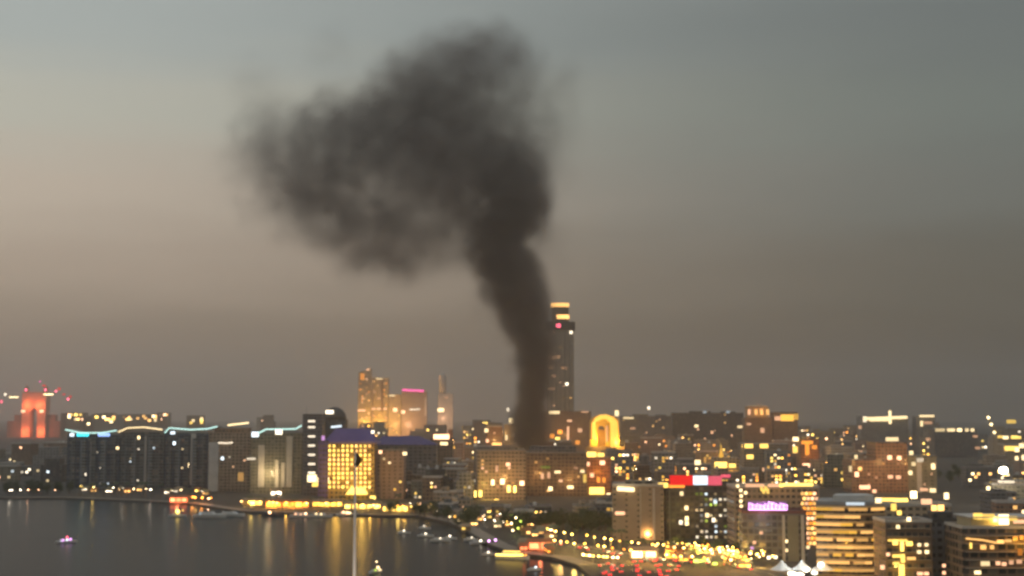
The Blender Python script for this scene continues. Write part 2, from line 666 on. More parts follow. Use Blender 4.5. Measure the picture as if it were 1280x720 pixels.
def shore_apartments():
    glass = dict(glass=(.03, .04, .05))
    fa = facade('bluegrey', 3.4, 4.2, (.2, .8), (.1, .9), **glass)
    fb = facade('navy', 3.4, 4.2, (.2, .8), (.1, .9), **glass)
    fc = facade('olive', 3.4, 3.6, **glass)
    specs = [
        # label, px0, px1, top, mat, strip points, strip colour
        ('dark blue waterfront apartment block with teal signs under its roof light', 84, 150, 543, fb, [(82, 537), (100, 541), (128, 541), (146, 538)], 'mint', 1.5),
        ('waterfront apartment block with an upswept white roof light, next to the teal signs', 151, 205, 540, fa, [(148, 540), (160, 535), (180, 534), (203, 537)], 'cream', 2.0),
        ('waterfront apartment block under a sagging pale roof light, third in the row', 206, 260, 541, fb, [(206, 541), (212, 535), (238, 537), (260, 536), (272, 533)], 'mint', 1.5),
    ]
    for lab, a, c, top, mat, pts, lc, ls in specs:
        b = Building('apartment_block', lab, 'apartment block', a, c, top, 1545, 26, 0, 'wavy-roofed apartment blocks along the shore', keep=612)
        b.body(mat)
        b.parapet(GREYTRIM)
        pa = [b.loc(*p) for p in pts]
        # swooping roof canopy and the light along its lip
        m = MB()
        for i, p in enumerate(pa):
            m.v += [(p.x, -b.dep / 2 - 1, p.z), (p.x, b.dep / 2, p.z + .2), (p.x, b.dep / 2, p.z - .7), (p.x, -b.dep / 2 - 1, p.z - .7)]
        for i in range(len(pa) - 1):
            for k in range(4):
                m.f.append((i * 4 + k, i * 4 + (k + 1) % 4, i * 4 + 4 + (k + 1) % 4, i * 4 + 4 + k))
        m.f += [(3, 2, 1, 0), tuple(len(pa) * 4 - 4 + k for k in range(4))]
        m.build('roof_canopy', TRIM, b.root)
        b.strip(pts[0], pts[-1], 1.5, lc, ls, 'roof_light', y=-b.dep / 2 - 1.2, mid=pts[1:-1])
        for k in range(5):
            x = -b.W / 2 + (k + .6) * b.W / 5.2
            MB().box(x - 2.6, x + 2.6, -b.dep / 2 - 1.4, -b.dep / 2 + .2, 0, b.top - 3 - (k % 2) * 3).build('bay', facade('steel' if k % 2 else 'bluegrey', 3.4, 5.2, (.34, .86), (.1, .9)), b.root)
        b.random_lights(5, ['white', 'cream', 'cool'], 3.4, 4.2, (.5, 1.6), (2.0, 1.5))
        if a == 84:
            for px, w, c_ in ((90, 4.5, 'cool'), (103.5, 13, 'teal'), (130, 13, 'blue')):
                b.light(px, 543.5, w, 3.4, c_, 2.2 if c_ != 'blue' else 1.8, 'sign')
            b.fin(113.5, 118, 552, 606, TRIM)
            b.light(147, 560, 3, 3, 'cream', 2.6)
            b.light(105, 571, 3, 3, 'cool', 2.6)
            b.light(106, 593, 3, 3, 'white', 2.6)
        elif a == 151:
            b.fin(177, 182, 545, 606, TRIM)
            b.light(174, 547, 3.5, 3.5, 'cream', 3)
            b.light(190, 560, 6, 2, 'cool', 1.2)
            b.light(156, 589, 3, 3.4, 'cool', 3.5)
        else:
            b.fin(239, 244, 542, 606, TRIM)
            b.light(233, 581.5, 5, 5, 'cream', 6)
            b.light(218, 554, 3, 3.4, 'cool', 3)
            b.light(232, 562, 3, 3, 'cool', 2.5)
            b.light(216, 541, 5, 3, 'cool', 2)
            b.light(253, 557, 3.4, 3, 'cool', 2.5)
            b.light(253, 575, 3.4, 3, 'warm', 1.6)
    # narrower slab with a bare pale end wall
    b = Building('apartment_block', 'grey apartment slab with a bare pale end wall, by the orange shore lights', 'apartment block', 262, 312, 541, 1480, 24, 0, None, keep=615)
    b.body(facade('tan', 3.4, 4.0))
    b.fin(261.5, 272.5, 553, 618, principled('pale_render', (.5, .49, .47), .8), 1.5, 'end_wall')
    b.roof_box(facade('brown', 3.4, 4.0), .02, .9, 5)
    b.strip((285, 531.5), (311, 528.5), 2.0, 'cream', 2.2, 'roof_light')
    b.strip((273, 553.5), (291, 553), 1.6, 'white', 1.6, 'terrace_light', mid=((284, 554),))
    b.light(278, 573, 3, 3.4, 'cool', 2.0)
    b.light(301, 596, 6, 9, 'warm', .5)
    b.random_lights(4, WARM, 3.4, 4, (.5, 1.4))
    b = Building('apartment_block', 'pale apartment block with an arching white roof light and slim lit fins', 'apartment block', 313, 378, 541, 1440, 26, 0, None, keep=615)
    b.body(facade('olive', 3.4, 3.8))
    b.parapet(GREYTRIM)
    b.strip((317, 544), (377, 532), 1.5, 'mint', 1.5, 'roof_light', mid=((324, 541), (333, 536.5), (356, 536.5), (370, 536)))
    b.light(319, 543, 7, 5, 'cool', 2.4, 'roof_lamp')
    b.light(348.5, 540, 7, 5, 'white', 3.0, 'roof_lamp')
    for a, c, t in ((323, 330, 556), (344.5, 348.5, 576), (352, 356, 578), (358.5, 365, 545)):
        b.fin(a, c, t, 609, principled('warm_render', (.55, .5, .42), .8))
    b.light(346, 580, 3, 7, 'cream', 1.4)
    b.light(314, 573.5, 9, 2.2, 'white', 1.0)
    lamp_or_fill(b.root, (-6, -24, 20), 'cream', 16000, 2)
    # tower with a lit stair column
    b = Building('apartment_tower', 'dark tower with one column of pale lit stair windows, beside the golden hotel', 'apartment block', 378, 402, 519, 1400, 24, 0, None, keep=600)
    b.body(facade('slate', 3.4, 3.2))
    b.parapet(DARKTRIM)
    for k, py in enumerate((526.5, 534, 545.5, 557, 568.5, 580, 591)):
        b.light(389.5, py, 7.0, 2.0, 'white', 1.5 if k < 6 else 2)
    b.light(390, 598, 9, 7, 'cream', 3.2, 'entrance_canopy')
    b.mast(-.4, 9)
    b = Building('domed_hall', 'dark round-roofed hall with one white lamp on its dome, behind the golden hotel', 'hall', 401, 431, 524, 1600, 26, keep=530)
    b.body(facade('dark', 3.6, 4))
    r = b.W / 2
    MB().lathe([(r, b.top - .1)] + [(r * math.cos(t), b.top + 14 * math.sin(t)) for t in [math.pi / 2 * k / 8 for k in range(1, 8)]] + [(.3, b.top + 14)], 24, 0, 0).build('dome', DARKTRIM, b.root, True)
    b.light(412, 515, 9, 4, 'white', 3.0, 'dome_lamp', y=-b.dep / 2 - 1.2)
    b.strip((414, 534), (427, 532.5), 2.5, 'cool', 1.6, 'light_strip')


shore_apartments()


def golden_hotel():
    D = 1335
    b = Building('golden_hotel', 'golden hotel with a grid of glowing windows under a purple hipped roof', 'hotel', 407, 468, 553, D, 30, keep=628)
    b.body(facade('gold', 4.4, 4.2))
    cols, rows = 10, 10
    for i in range(cols):
        for j in range(rows):
            px = 412 + i * 5.55
            py = 557.5 + j * 5.7
            if R.random() < .94:
                b.light(px, py, 2.1, 2.3, R.choice(['yellow', 'yellow', 'warm']), R.choice([2.2, 3.0, 3.8]))
    W, d = b.W / 2 + 2, b.dep / 2 + 2
    roofm = principled('purple_roof', (.11, .085, .26), .6)
    MB().prism([(-W, -d), (W, -d), (W, d), (-W, d)], b.top, b.top + 13, [(-W + 10, -d + 12), (W - 8, -d + 12), (W - 8, d - 12), (-W + 10, d - 12)]).build('roof', roofm, b.root)
    MB().ring([(-W - 1, -d - 1), (W + 1, -d - 1), (W + 1, d + 1), (-W - 1, d + 1)], [(-W + 1, -d + 1), (W - 1, -d + 1), (W - 1, d - 1), (-W + 1, d - 1)], b.top - 1.2, b.top + .8).build('eaves', principled('purple_trim', (.2, .17, .36), .6), b.root)
    MB().box(-W - 4, -W + 5, -d - 3, d, -3, b.top + 2).build('stair_tower', facade('purple', 4.4, 3), b.root)
    b.light(404, 548, 3, 5, 'violet', .8, 'roof_lamp')
    b.light(466, 540, 3, 3, 'white', 2.5, 'roof_lamp')
    lamp_or_fill(b.root, (-10, -34, 24), 'gold', 17000, 3)
    lamp_or_fill(b.root, (14, -34, 34), 'gold', 15000, 3)
    lamp_or_fill(b.root, (10, -30, 10), 'gold', 9000, 3)
    # entrance canopy; its lit yellow look is put into a glowing material
    c = b.loc(447, 613)
    m = MB()
    m.prism([(c.x - 10, -b.dep / 2 - 12), (c.x + 10, -b.dep / 2 - 12), (c.x + 10, -b.dep / 2 + .1), (c.x - 10, -b.dep / 2 + .1)], c.z - 3.2, c.z + 2.6, [(c.x - 6, -b.dep / 2 - 7), (c.x + 6, -b.dep / 2 - 7), (c.x + 6, -b.dep / 2 + .1), (c.x - 6, -b.dep / 2 + .1)])
    m.build('entrance_canopy', glow('yellow', 2.2, True), b.root)
    b.light(466, 626, 5, 9, 'yellow', 3.5, 'entrance_lamp')
    b.light(404, 600, 11, 5, 'cream', 3, 'terrace_light')
    b.light(396, 606, 9, 3.5, 'yellow', 2, 'terrace_light')
    # neighbours
    b = Building('apartment_block', 'plain pinkish brown block with a bare wall, hard beside the golden hotel', 'apartment block', 469, 505, 563, 1345, 26, keep=616)
    b.body(facade('pink', 3.6, 5.2, (.25, .6), (.35, .7)))
    b.parapet(GREYTRIM)
    b.light(475.5, 565, 3, 3, 'peach', 3)
    b.light(506, 567, 4, 3, 'cream', 2.4)
    b.random_lights(4, WARM, 3.6, 5.2, (.8, 2.2))
    b = Building('long_hall', 'long low hall with a purple-blue roof, behind the pinkish brown block', 'hall', 470, 545, 556, 1480, 34, keep=563)
    b.body(facade('slate', 3.6, 5))
    W, d = b.W / 2 + 1, b.dep / 2 + 1
    MB().prism([(-W, -d), (W, -d), (W, d), (-W, d)], b.top, b.top + 9, [(-W + 6, -1), (W - 20, -1), (W - 20, 1), (-W + 6, 1)]).build('roof', principled('blue_purple_roof', (.075, .07, .2), .6), b.root)


golden_hotel()


def far_towers():
    D = 4600
    lit = dict(fh=3.6, bw=4.0)
    b = Building('residential_tower', 'tallest stepped tower of the far orange-lit group, with a glowing slanted crown', 'tower', 447, 463, 470, D, 34, 0, 'orange-lit towers in the far distance', keep=522)
    b.body(facade('tan', **lit))
    m = MB()
    W, d = b.W / 2, b.dep / 2
    m.v = [(-W, -d, b.top), (W, -d, b.top), (W, d, b.top), (-W, d, b.top), (-W, -d, b.top + 12), (W, -d, b.top + 25), (W, d, b.top + 25), (-W, d, b.top + 12)]
    m.f = [(4, 5, 6, 7), (0, 1, 5, 4), (1, 2, 6, 5), (2, 3, 7, 6), (3, 0, 4, 7)]
    m.build('crown', facade('sand', **lit), b.root)
    b.light(453, 471, 14, 22, 'orange', 1.0, 'crown_light')
    b.light(460, 462, 12, 6, 'peach', 1.3, 'crown_light')
    b.random_lights(26, ['orange', 'warm', 'peach'], 7, 7, (.8, 2.2), (4.5, 4), z0=20)
    b.light(452, 513, 26, 5, 'peach', 2.0)
    lamp_or_fill(b.root, (0, -90, 60), 'gold', 3.4e5, 6)
    b = Building('residential_tower', 'square far tower with a pale lit cornice, beside the tallest orange tower', 'tower', 463.5, 485, 473, D + 30, 34, 0, 'orange-lit towers in the far distance', keep=522)
    b.body(facade('sand', **lit))
    b.parapet(TRIM, h=3)
    b.fin(476.5, 479, 476, 515, principled('tower_recess_shade', (.15, .09, .05), .8), .6, 'painted_recess')  # raised strip; the shade of a recess is put into its dark colour
    b.fin(458.5, 461, 476, 515, principled('tower_recess_shade', (.15, .09, .05), .8), .6, 'painted_recess')
    b.light(474, 473.5, 20, 4, 'cream', 1.3, 'crown_light')
    b.light(468, 490, 10, 3, 'peach', .9)
    b.random_lights(24, ['orange', 'warm', 'peach'], 7, 7, (.7, 1.8), (4.5, 4), z0=20)
    for px in (467, 474, 481):
        b.light(px, 511, 14, 6, 'peach', 1.6)
    lamp_or_fill(b.root, (0, -90, 60), 'gold', 3.6e5, 6)
    b = Building('residential_tower', 'shorter far tower between the square one and the magenta-lit block', 'tower', 485.5, 501, 493, D + 20, 30, 0, 'orange-lit towers in the far distance', keep=522)
    b.body(facade('sand', **lit))
    b.light(490, 494.5, 20, 4, 'cream', 1.6, 'crown_light')
    b.random_lights(12, ['warm', 'yellow'], 7, 7, (.7, 1.6), (4.5, 4), z0=20)
    b.light(494, 512.5, 13, 12, 'peach', 3.5)
    lamp_or_fill(b.root, (0, -80, 50), 'warm', 2.0e5, 6)
    b = Building('residential_tower', 'broad far block topped by a magenta light strip', 'tower', 501.5, 533, 489, D, 36, 0, 'orange-lit towers in the far distance', keep=522)
    b.body(facade('tan', **lit))
    b.roof_box(facade('tan', **lit), 0, .85, 5)
    b.strip((503, 487.5), (530, 488.5), 8, 'magenta', 1.6, 'crown_light')
    b.light(506, 487, 16, 6, 'rose', 1.8, 'crown_light')
    b.light(527, 488.5, 14, 7, 'rose', 4, 'crown_light')
    b.fin(531, 533, 497, 520, TRIM, .5)
    b.strip((512, 512), (525, 511.5), 4, 'white', 1.8)
    b.light(504, 515, 12, 10, 'peach', 3)
    lamp_or_fill(b.root, (-20, -80, 50), 'peach', 2.2e5, 6)
    b = Building('residential_tower', '', 'tower', 547, 566, 492, D, 30, 0, None, keep=522)
    b.root['label'] = 'pale slim tower with a rounded top standing alone past the magenta-topped block'
    pale = facade('white', **lit)
    b.body(pale)
    MB().lathe([(b.W * .24, b.top - 1), (b.W * .24, b.top + 50), (b.W * .21, b.top + 60), (b.W * .12, b.top + 66), (b.W * .03, b.top + 68)], 14, -b.W * .2, 0).build('crown', TRIM, b.root, True)
    b.light(551, 512.5, 20, 11, 'cream', 3.2)
    b.light(558, 497, 12, 3, 'peach', .8)
    b.light(549.5, 472, 5, 16, 'peach', .5, 'crown_light', y=-b.W * .24 - .3)
    lamp_or_fill(b.root, (-10, -80, 70), 'peach', 1.6e5, 6)


far_towers()


def skyscraper():
    D = 2900
    b = Building('skyscraper', 'very tall dark skyscraper with two glowing bands on its crown, partly behind the smoke', 'skyscraper', 684, 718, 407, D, 52, keep=545)
    z = lambda py: at(701, py, D).z - 1.5
    W, d = b.W / 2, b.dep / 2
    mat = facade('beige', 4.0, 3.4, (.3, .8), (.3, .88), (.1, .09, .08))

    def chamf(w, dd, c):
        return [(-w + c, -dd), (w - c, -dd), (w, -dd + c), (w, dd - c), (w - c, dd), (-w + c, dd), (-w, dd - c), (-w, -dd + c)]
    MB().prism(chamf(W, d, 9), -3, z(412)).build('wall', mat, b.root)
    MB().prism(chamf(W + 3, d + 3, 9), z(412), z(402)).build('collar', principled('collar_dark', (.06, .055, .05), .5), b.root)
    cr = MB().prism(chamf(W * .64, d * .64, 6), z(402), z(379)).build('crown', principled('crown_bronze', (.2, .14, .08), .5), b.root)
    MB().prism(chamf(W * .67, d * .67, 6), z(383), z(378.2)).build('crown_band', glow('warm', 1.6, True), cr)
    MB().prism([(x + 3, y) for x, y in chamf(W * .56, d * .67, 6)], z(398), z(393)).build('crown_band', glow('warm', 2.2, True), cr)
    for sx in (-1, -.5, 0, .5, 1):
        MB().box(sx * (W - 10) - .9, sx * (W - 10) + .9, -d - 1.6, -d + .2, 20, z(413)).build('fin', principled('tower_fin', (.2, .18, .16), .5), b.root)
    b.random_lights(12, ['peach', 'warm'], 8, 6.8, (.3, 1.0), (4, 3), z0=60)
    b.light(698, 407, 9, 8, 'rose', 3.0, 'beacon', y=-d - 3.2)
    b.light(713.5, 415.5, 7, 6, 'white', 2.6, 'beacon')
    b.light(708.5, 480, 6, 6, 'white', 3.2)
    for px, py, s in ((690, 447, .5), (696, 446, .5), (688, 459, .7), (692, 470, .35), (705, 460, .3), (689, 486, .4)):
        b.light(px, py, 12, 6, 'peach', s)
    lamp_or_fill(b.root, (10, -80, 40), 'warm', 3e4, 4)
    MB().box(-W - 30, W + 34, -d - 12, d, -3, z(514)).build('podium', facade('terracotta', 4, 4), b.root)
    b.light(693, 515.5, 22, 6, 'cream', 1.6, y=-d - 12)
    b.strip((710, 533), (710, 555), 4, 'peach', 1.6, 'light_strip', y=-d - 12.2)
    b.light(712, 526, 10, 4, 'peach', 1.4, y=-d - 12)
    b.light(731, 515, 14, 3, 'peach', .8, y=-d - 12)
    for px, py, c, s in ((700, 540, 'orange', 2.5), (697, 549, 'yellow', 3.5), (722, 553, 'orange', 1.2), (690, 545, 'orange', 1.6), (725, 538, 'peach', 1)):
        b.light(px, py, 9, 8, c, s, y=-d - 12)


skyscraper()


def gold_arch():
    D = 2600
    b = Building('arched_building', 'building shaped like a thick glowing gold arch, right of the smoke base', 'building', 738, 774, 518, D, 22, keep=563)
    b.root['label'] = 'building shaped like a thick glowing gold arch over a dark court'
    W, d = b.W / 2, 11
    prof_o = [(-W, -3), (-W, b.top - 14)] + [(-W * math.cos(t), b.top - 14 + 14 * math.sin(t)) for t in [math.pi * k / 10 for k in range(1, 10)]] + [(W, b.top - 14), (W, -3)]
    wi0, wi1 = -W + 13, W - 25
    zc = b.top - 31
    cx, rx = (wi0 + wi1) / 2, (wi1 - wi0) / 2
    prof_i = [(wi1, -3), (wi1, zc)] + [(cx + rx * math.cos(t), zc + 10 * math.sin(t)) for t in [math.pi * k / 8 for k in range(1, 8)]] + [(wi0, zc), (wi0, -3)]
    prof = prof_o + prof_i
    n = len(prof)
    m = MB()
    m.v = [(x, -d, z) for x, z in prof] + [(x, d, z) for x, z in prof]
    m.f = [tuple(reversed(range(n))), tuple(range(n, 2 * n))] + [(i, (i + 1) % n, n + (i + 1) % n, n + i) for i in range(n)]
    m.build('wall', principled('gold_cladding', (.6, .42, .12), .45, .2), b.root)
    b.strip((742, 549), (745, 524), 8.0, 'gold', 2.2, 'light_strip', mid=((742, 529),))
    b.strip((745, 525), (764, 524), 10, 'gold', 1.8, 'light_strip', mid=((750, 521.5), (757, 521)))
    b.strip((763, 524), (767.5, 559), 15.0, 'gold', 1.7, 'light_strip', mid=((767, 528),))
    b.strip((758.5, 532), (758.5, 552), 4, 'peach', .8, 'light_strip')
    b.mast(.4, 12)
    b.light(771, 516.5, 7, 10, 'cream', 2.2, 'roof_lamp')
    MB().box(-W - 8, W + 10, -d - 9, -d - .3, -3, at(755, 558, D).z - 1.5).build('podium', facade('brown', 4, 4), b.root)
    MB().box(wi0 + .3, wi1 - .3, d - 6, d + 8, -3, zc + 3).build('inner_wall', principled('dull_gold_wall', (.34, .22, .1), .7), b.root)
    lamp_or_fill(b.root, (-12, -30, 36), 'gold', 1.1e5, 3)
    lamp_or_fill(b.root, (26, -30, 30), 'gold', 1.2e5, 3)


gold_arch()


def centre_blocks():
    b = Building('apartment_block', 'broad brown apartment block with warm lit windows on its lower floors, below the smoke', 'apartment block', 597, 657, 563, 1330, 32, 4, keep=630)
    b.body(facade('tan', 3.5, 3.6))
    b.parapet(GREYTRIM)
    b.roof_box(facade('tan', 3.5, 3.6), .1, .5, 4)
    for px, py, c, s, w, h in ((616, 603, 'cream', 3.5, 3, 5), (628, 602, 'cream', 3.5, 4, 5), (636, 611, 'yellow', 5, 3, 6), (643.5, 611.5, 'yellow', 5.5, 2.4, 6), (652.5, 604, 'peach', 4.5, 4, 4),
                               (635, 580.5, 'peach', 2.4, 4, 3), (621, 586, 'peach', .8, 2.4, 6), (612, 626.5, 'yellow', 2, 14, 3), (621, 626.5, 'yellow', 4, 4, 4),
                               (651.5, 629, 'yellow', 4, 3, 5), (593.5, 617.5, 'yellow', 4, 3, 6), (600.5, 617, 'yellow', 4, 3, 6), (660, 631, 'cream', 2, 3, 4), (633, 635, 'peach', 3.5, 3, 3), (644, 634, 'peach', 2.4, 5, 3)):
        b.light(px, py, w, h, c, s)
    b.random_lights(8, ['peach', 'warm'], 3.5, 3.6, (.6, 1.8))
    lamp_or_fill(b.root, (4, -34, 20), 'warm', 20000, 3)  # added points that imitate warm street glow on the front, no fittings
    lamp_or_fill(b.root, (-16, -30, 14), 'yellow', 9000, 3)
    b = Building('apartment_block', 'wide dark brown block with a grey flat roof and few lights, under the smoke column', 'apartment block', 655, 733, 566, 1390, 36, -4, keep=630)
    b.body(facade('brown', 3.5, 3.8))
    b.parapet(GREYTRIM)
    b.roof_box(facade('slate', 3.5, 3.8), -.05, .75, 6)
    for px, py, c, s, w, h in ((693.5, 635, 'orange', 4, 3, 10), (702.5, 632, 'orange', 5, 3.5, 11), (685, 640, 'peach', 2, 6, 3), (697, 590, 'cream', 1.8, 6, 2.6), (678, 595, 'peach', 1, 3, 6), (686, 594, 'peach', .9, 3, 6),
                               (688, 611, 'cream', 2.8, 4, 4), (713, 609, 'cream', 2.6, 6, 3), (717, 624, 'cream', 2.0, 3, 3), (682, 584, 'green', .25, 9, 2), (728, 589, 'cream', 1.6, 4, 3), (731, 598, 'yellow', 1, 3, 8),
                               (701, 601, 'peach', 1.2, 4, 2.5), (720, 585, 'peach', .5, 4, 2)):
        b.light(px, py, w, h, c, s)
    b.random_lights(6, ['peach', 'warm'], 3.5, 3.8, (.6, 1.4))
    lamp_or_fill(b.root, (14, -30, 16), 'warm', 9000, 3)
    lamp_or_fill(b.root, (-18, -30, 22), 'warm', 7000, 3)
    b = Building('apartment_block', 'narrow orange-lit block with a bright entrance, left of the flat white-lit roof', 'apartment block', 733, 763, 572, 1420, 28, 0, keep=622)
    b.root['label'] = 'narrow orange-lit block with a bright entrance, between the dark brown and red-sign blocks'
    b.body(facade('terracotta', 3.5, 3.4))
    b.parapet(GREYTRIM)
    for px, py, c, s, w, h in ((739, 568, 'yellow', 3, 10, 5), (751, 568.5, 'yellow', 2.5, 7, 3.6), (734, 580, 'peach', 2, 5, 4), (753, 578.5, 'peach', 3, 5, 4), (740, 594, 'peach', 1.8, 4, 4), (748, 600, 'orange', 1.6, 3, 5),
                               (755, 600, 'orange', 1.4, 3, 5), (746, 613.5, 'yellow', 3.0, 15, 7), (760.5, 619, 'cream', 3, 4, 4), (737, 625, 'peach', 3, 4, 4), (731, 603, 'yellow', 1, 3, 8)):
        b.light(px, py, w, h, c, s)
    lamp_or_fill(b.root, (0, -30, 22), 'orange', 17000, 3)
    # the block at the foot of the smoke, fire glowing behind its roof edge
    b = Building('burning_block', 'brown block at the foot of the smoke with a reddish fire glow at its roof', 'apartment block', 648, 692, 552, 2050, 36, 0, keep=556)
    b.body(facade('brown', 3.6, 4))
    b.light(667, 549, 12, 7, 'salmon', .7, 'fire_glow')
    b.light(681, 545, 5, 9, 'orange', .6, 'fire_glow')
    b.roof_box(facade('brown', 3.6, 4), -.25, .3, 8)
    lamp_or_fill(b.root, (4, -30, b.top + 2), 'salmon', 4e3, 2)  # added firelight to redden the foot of the smoke; no lamp stands here
    b.random_lights(4, ['peach'], 3.6, 4, (.8, 1.6))
    for lab, a, c, top, D, mat in (('small salmon-coloured block with a bright lamp under it, left of the smoke base', 608, 628, 533, 2200, 'terracotta'),
                                   ('slim beige block with a greenish roof lamp, hard against the smoke column', 630, 647, 531, 2300, 'sand')):
        lab = lab.replace(', left of the smoke base', ', beside the smoke base')
        b = Building('apartment_block', lab, 'apartment block', a, c, top, D, 26, 0, None, keep=558)
        b.body(facade(mat, 3.6, 4))
        b.parapet(TRIM)
        if a == 608:
            b.light(621, 556, 15, 6, 'warm', 2.2)
            b.light(608, 538, 6, 6, 'cream', 2.0)
            b.light(609, 551, 5, 5, 'peach', 2.0)
            lamp_or_fill(b.root, (0, -46, 40), 'warm', 4e4, 3)
        else:
            b.light(639.5, 525.8, 8, 8, 'cream', 2.4, 'roof_lamp')
            b.light(633, 547, 4, 8, 'cream', 1.4)
            b.light(635, 512, 4, 6, 'white', 1.2, 'roof_lamp')
            lamp_or_fill(b.root, (-8, -46, 50), 'warm', 2.2e4, 3)
        b.random_lights(5, WARM, 3.6, 4, (.8, 2))


centre_blocks()


def sign_blocks():
    # red and white sign block
    b = Building('apartment_block', 'plain beige concrete block with a white lit strip', 'apartment block', 765, 829, 607, 900, 30, -6, keep=685)
    b.root['label'] = 'plain beige concrete block with a white lit strip, joined to the red-sign tower'
    b.body(facade('tan', 3.4, 7.5, (.3, .62), (.42, .62)))
    b.parapet(TRIM)
    b.roof_box(facade('olive', 3.4, 7), .05, .6, 2.5)
    b.strip((771.5, 610.5), (793, 612), 3.0, 'cream', 2.6, 'light_strip')
    b.light(775, 641.5, 6, 2, 'peach', 1.8)
    b.fin(816, 819, 610, 682, TRIM, .6)
    b.fin(800, 801.5, 610, 682, TRIM, .4)
    lamp_or_fill(b.root, (6, -16, 4), 'warm', 5000, 1)
    t = Building('office_tower', 'dark glass tower with a red and white lit roof sign', 'tower', 831, 921, 607, 905, 34, -3, keep=690)
    t.body(facade('dark', 3.4, 3.0, (.15, .8), (.1, .9)))
    t.parapet(DARKTRIM, h=1.6)
    t.fin(836, 838, 612, 680, GREYTRIM, .5)
    # sign board with three panels of light
    for a, c, py0, py1, col, s in ((837, 866, 594, 606.5, 'red', .72), (866.3, 884.5, 594.5, 606, 'cool', 1.2), (884.8, 902, 595, 606.5, 'rose', .7)):
        p, q = t.loc(a, py0), t.loc(c, py1)
        MB().box(p.x, q.x, -t.dep / 2 - 1.2, -t.dep / 2 - .4, q.z, p.z).build('sign', glow(col, s, True), t.root)
    t.light(829, 606.5, 6, 3, 'yellow', 2.6)
    t.light(846, 607.5, 10, 2, 'orange', 1.8)
    t.light(907, 595, 6, 2, 'rose', 1)
    t.random_lights(46, ['cream', 'white', 'green', 'cool', 'cream'], 3.4, 3.0, (.3, 1.5), (1.6, 1.5), z0=2, x0=-4)
    for px, py, c, s in ((852, 617, 'cream', 1.6), (858, 635, 'cream', 2.4), (858.5, 648, 'cream', 2.6), (858.5, 654, 'cream', 2.6), (851, 653, 'white', 2), (884, 644, 'cream', 2.2), (892, 650, 'white', 2.2), (894, 627, 'cool', 1.4)):
        t.light(px, py, 2.2, 2.6, c, s)
    # long low roof in front of it, dark
    # violet sign block
    v = Building('office_block', 'dark office block carrying a glowing violet rooftop sign', 'office', 927, 1006, 641, 770, 24, -4, keep=705)
    v.body(facade('slate', 3.6, 3.2, (.15, .8), (.1, .9)))
    v.parapet(principled('maroon_trim', (.2, .09, .08), .7), h=1.3)
    v.fin(977.5, 982, 644, 702, TRIM, .7)
    v.fin(1001, 1006, 644, 702, TRIM, .7)
    v.fin(984, 999, 644, 702, facade('olive', 3.6, 20), .3, 'side_panel')
    # sign: a row of script-like strokes on a frame; the photo shows no readable letters
    z0 = v.top + 1.4
    sb = MB().box(v.loc(935, 640).x, v.loc(984, 640).x, -v.dep / 2 + 1.0, -v.dep / 2 + 1.3, v.top + .2, z0 + 4.8).build('sign_board', principled('sign_board_violet', (.3, .2, .34), .6), v.root)
    xs = [936 + k * 4.9 for k in range(10)]
    for k, px in enumerate(xs):
        p = v.loc(px + 2.2, 634)
        h = (3.9, 3.0, 3.2, 2.6, 3.4, 4.6, 4.2, 3.0, 3.8, 3.2)[k]
        w = 1.55
        pts = [(p.x - w / 2, 0, z0), (p.x - w / 2 + .2, 0, z0 + h), (p.x + w / 2, 0, z0 + h * .8), (p.x + w / 2 - .2, 0, z0 + .3), (p.x - w / 2, 0, z0)]
        MB().tube([(x, -v.dep / 2 + .6, z) for x, y, z in pts], .42, 6).build('sign_stroke', glow('violet', 2.4, True), sb)
    for px, py, c, s in ((984, 676.5, 'cream', 3), (996, 690, 'cream', 3.5), (984, 688, 'cream', 1.8), (951.5, 666, 'peach', 1), (943, 678, 'peach', 1.2), (940, 685, 'violet', .8), (961, 697, 'white', 3), (969.5, 696.5, 'white', 2.8), (1010, 684, 'cream', 1.6)):
        v.light(px, py, 1.8, 1.6, c, s)
    # dotted golden frame block behind
    g = Building('hotel_block', 'hotel outlined with strings of golden bulbs, behind the violet-sign block', 'hotel', 917, 1023, 609, 860, 30, 0, keep=700)
    g.body(facade('tan', 3.5, 3.4))
    g.parapet(TRIM)
    for px, py in [(922, 607.5), (926, 613), (932, 616), (926.5, 620), (926, 626.5), (926.5, 633), (926, 639.5), (925, 646), (924.5, 653), (924.5, 660), (924.5, 668), (924.5, 676), (927, 682), (926, 691)]:
        g.light(px, py, 1.7, 1.7, 'yellow' if py > 645 else 'cream', 1.2 if 645 < py < 680 else 2.6, 'bulb')
    for k in range(18):
        px = 934 + k * 4.7
        if 954 < px < 960:
            continue
        g.light(px, 606.8 - (1 if k > 9 else 0), 2.2, 1.8, 'yellow' if k > 8 else 'peach', (3.0 if k > 8 else 1.2), 'bulb')
    for k in range(4):
        g.light(952 + k * 2.6, 611 + k % 2 * 3, 1.6, 3, 'yellow', 1.3)
    for j in range(12):
        for i in range(4):
            px, py = 1003 + i * 5 + (j % 2) * 2.4, 617 + j * 6.2
            if 1000 < px < 1022:
                g.light(px, py, 1.8, 1.8, R.choice(['warm', 'peach', 'orange']), R.choice([1.4, 2.0, 2.8]), 'bulb')
    lamp_or_fill(g.root, (0, -20, 46), 'warm', 9000, 1)
    lamp_or_fill(v.root, (-6, -v.dep / 2 - 3, v.top + 3), 'violet', 900, .6)


sign_blocks()


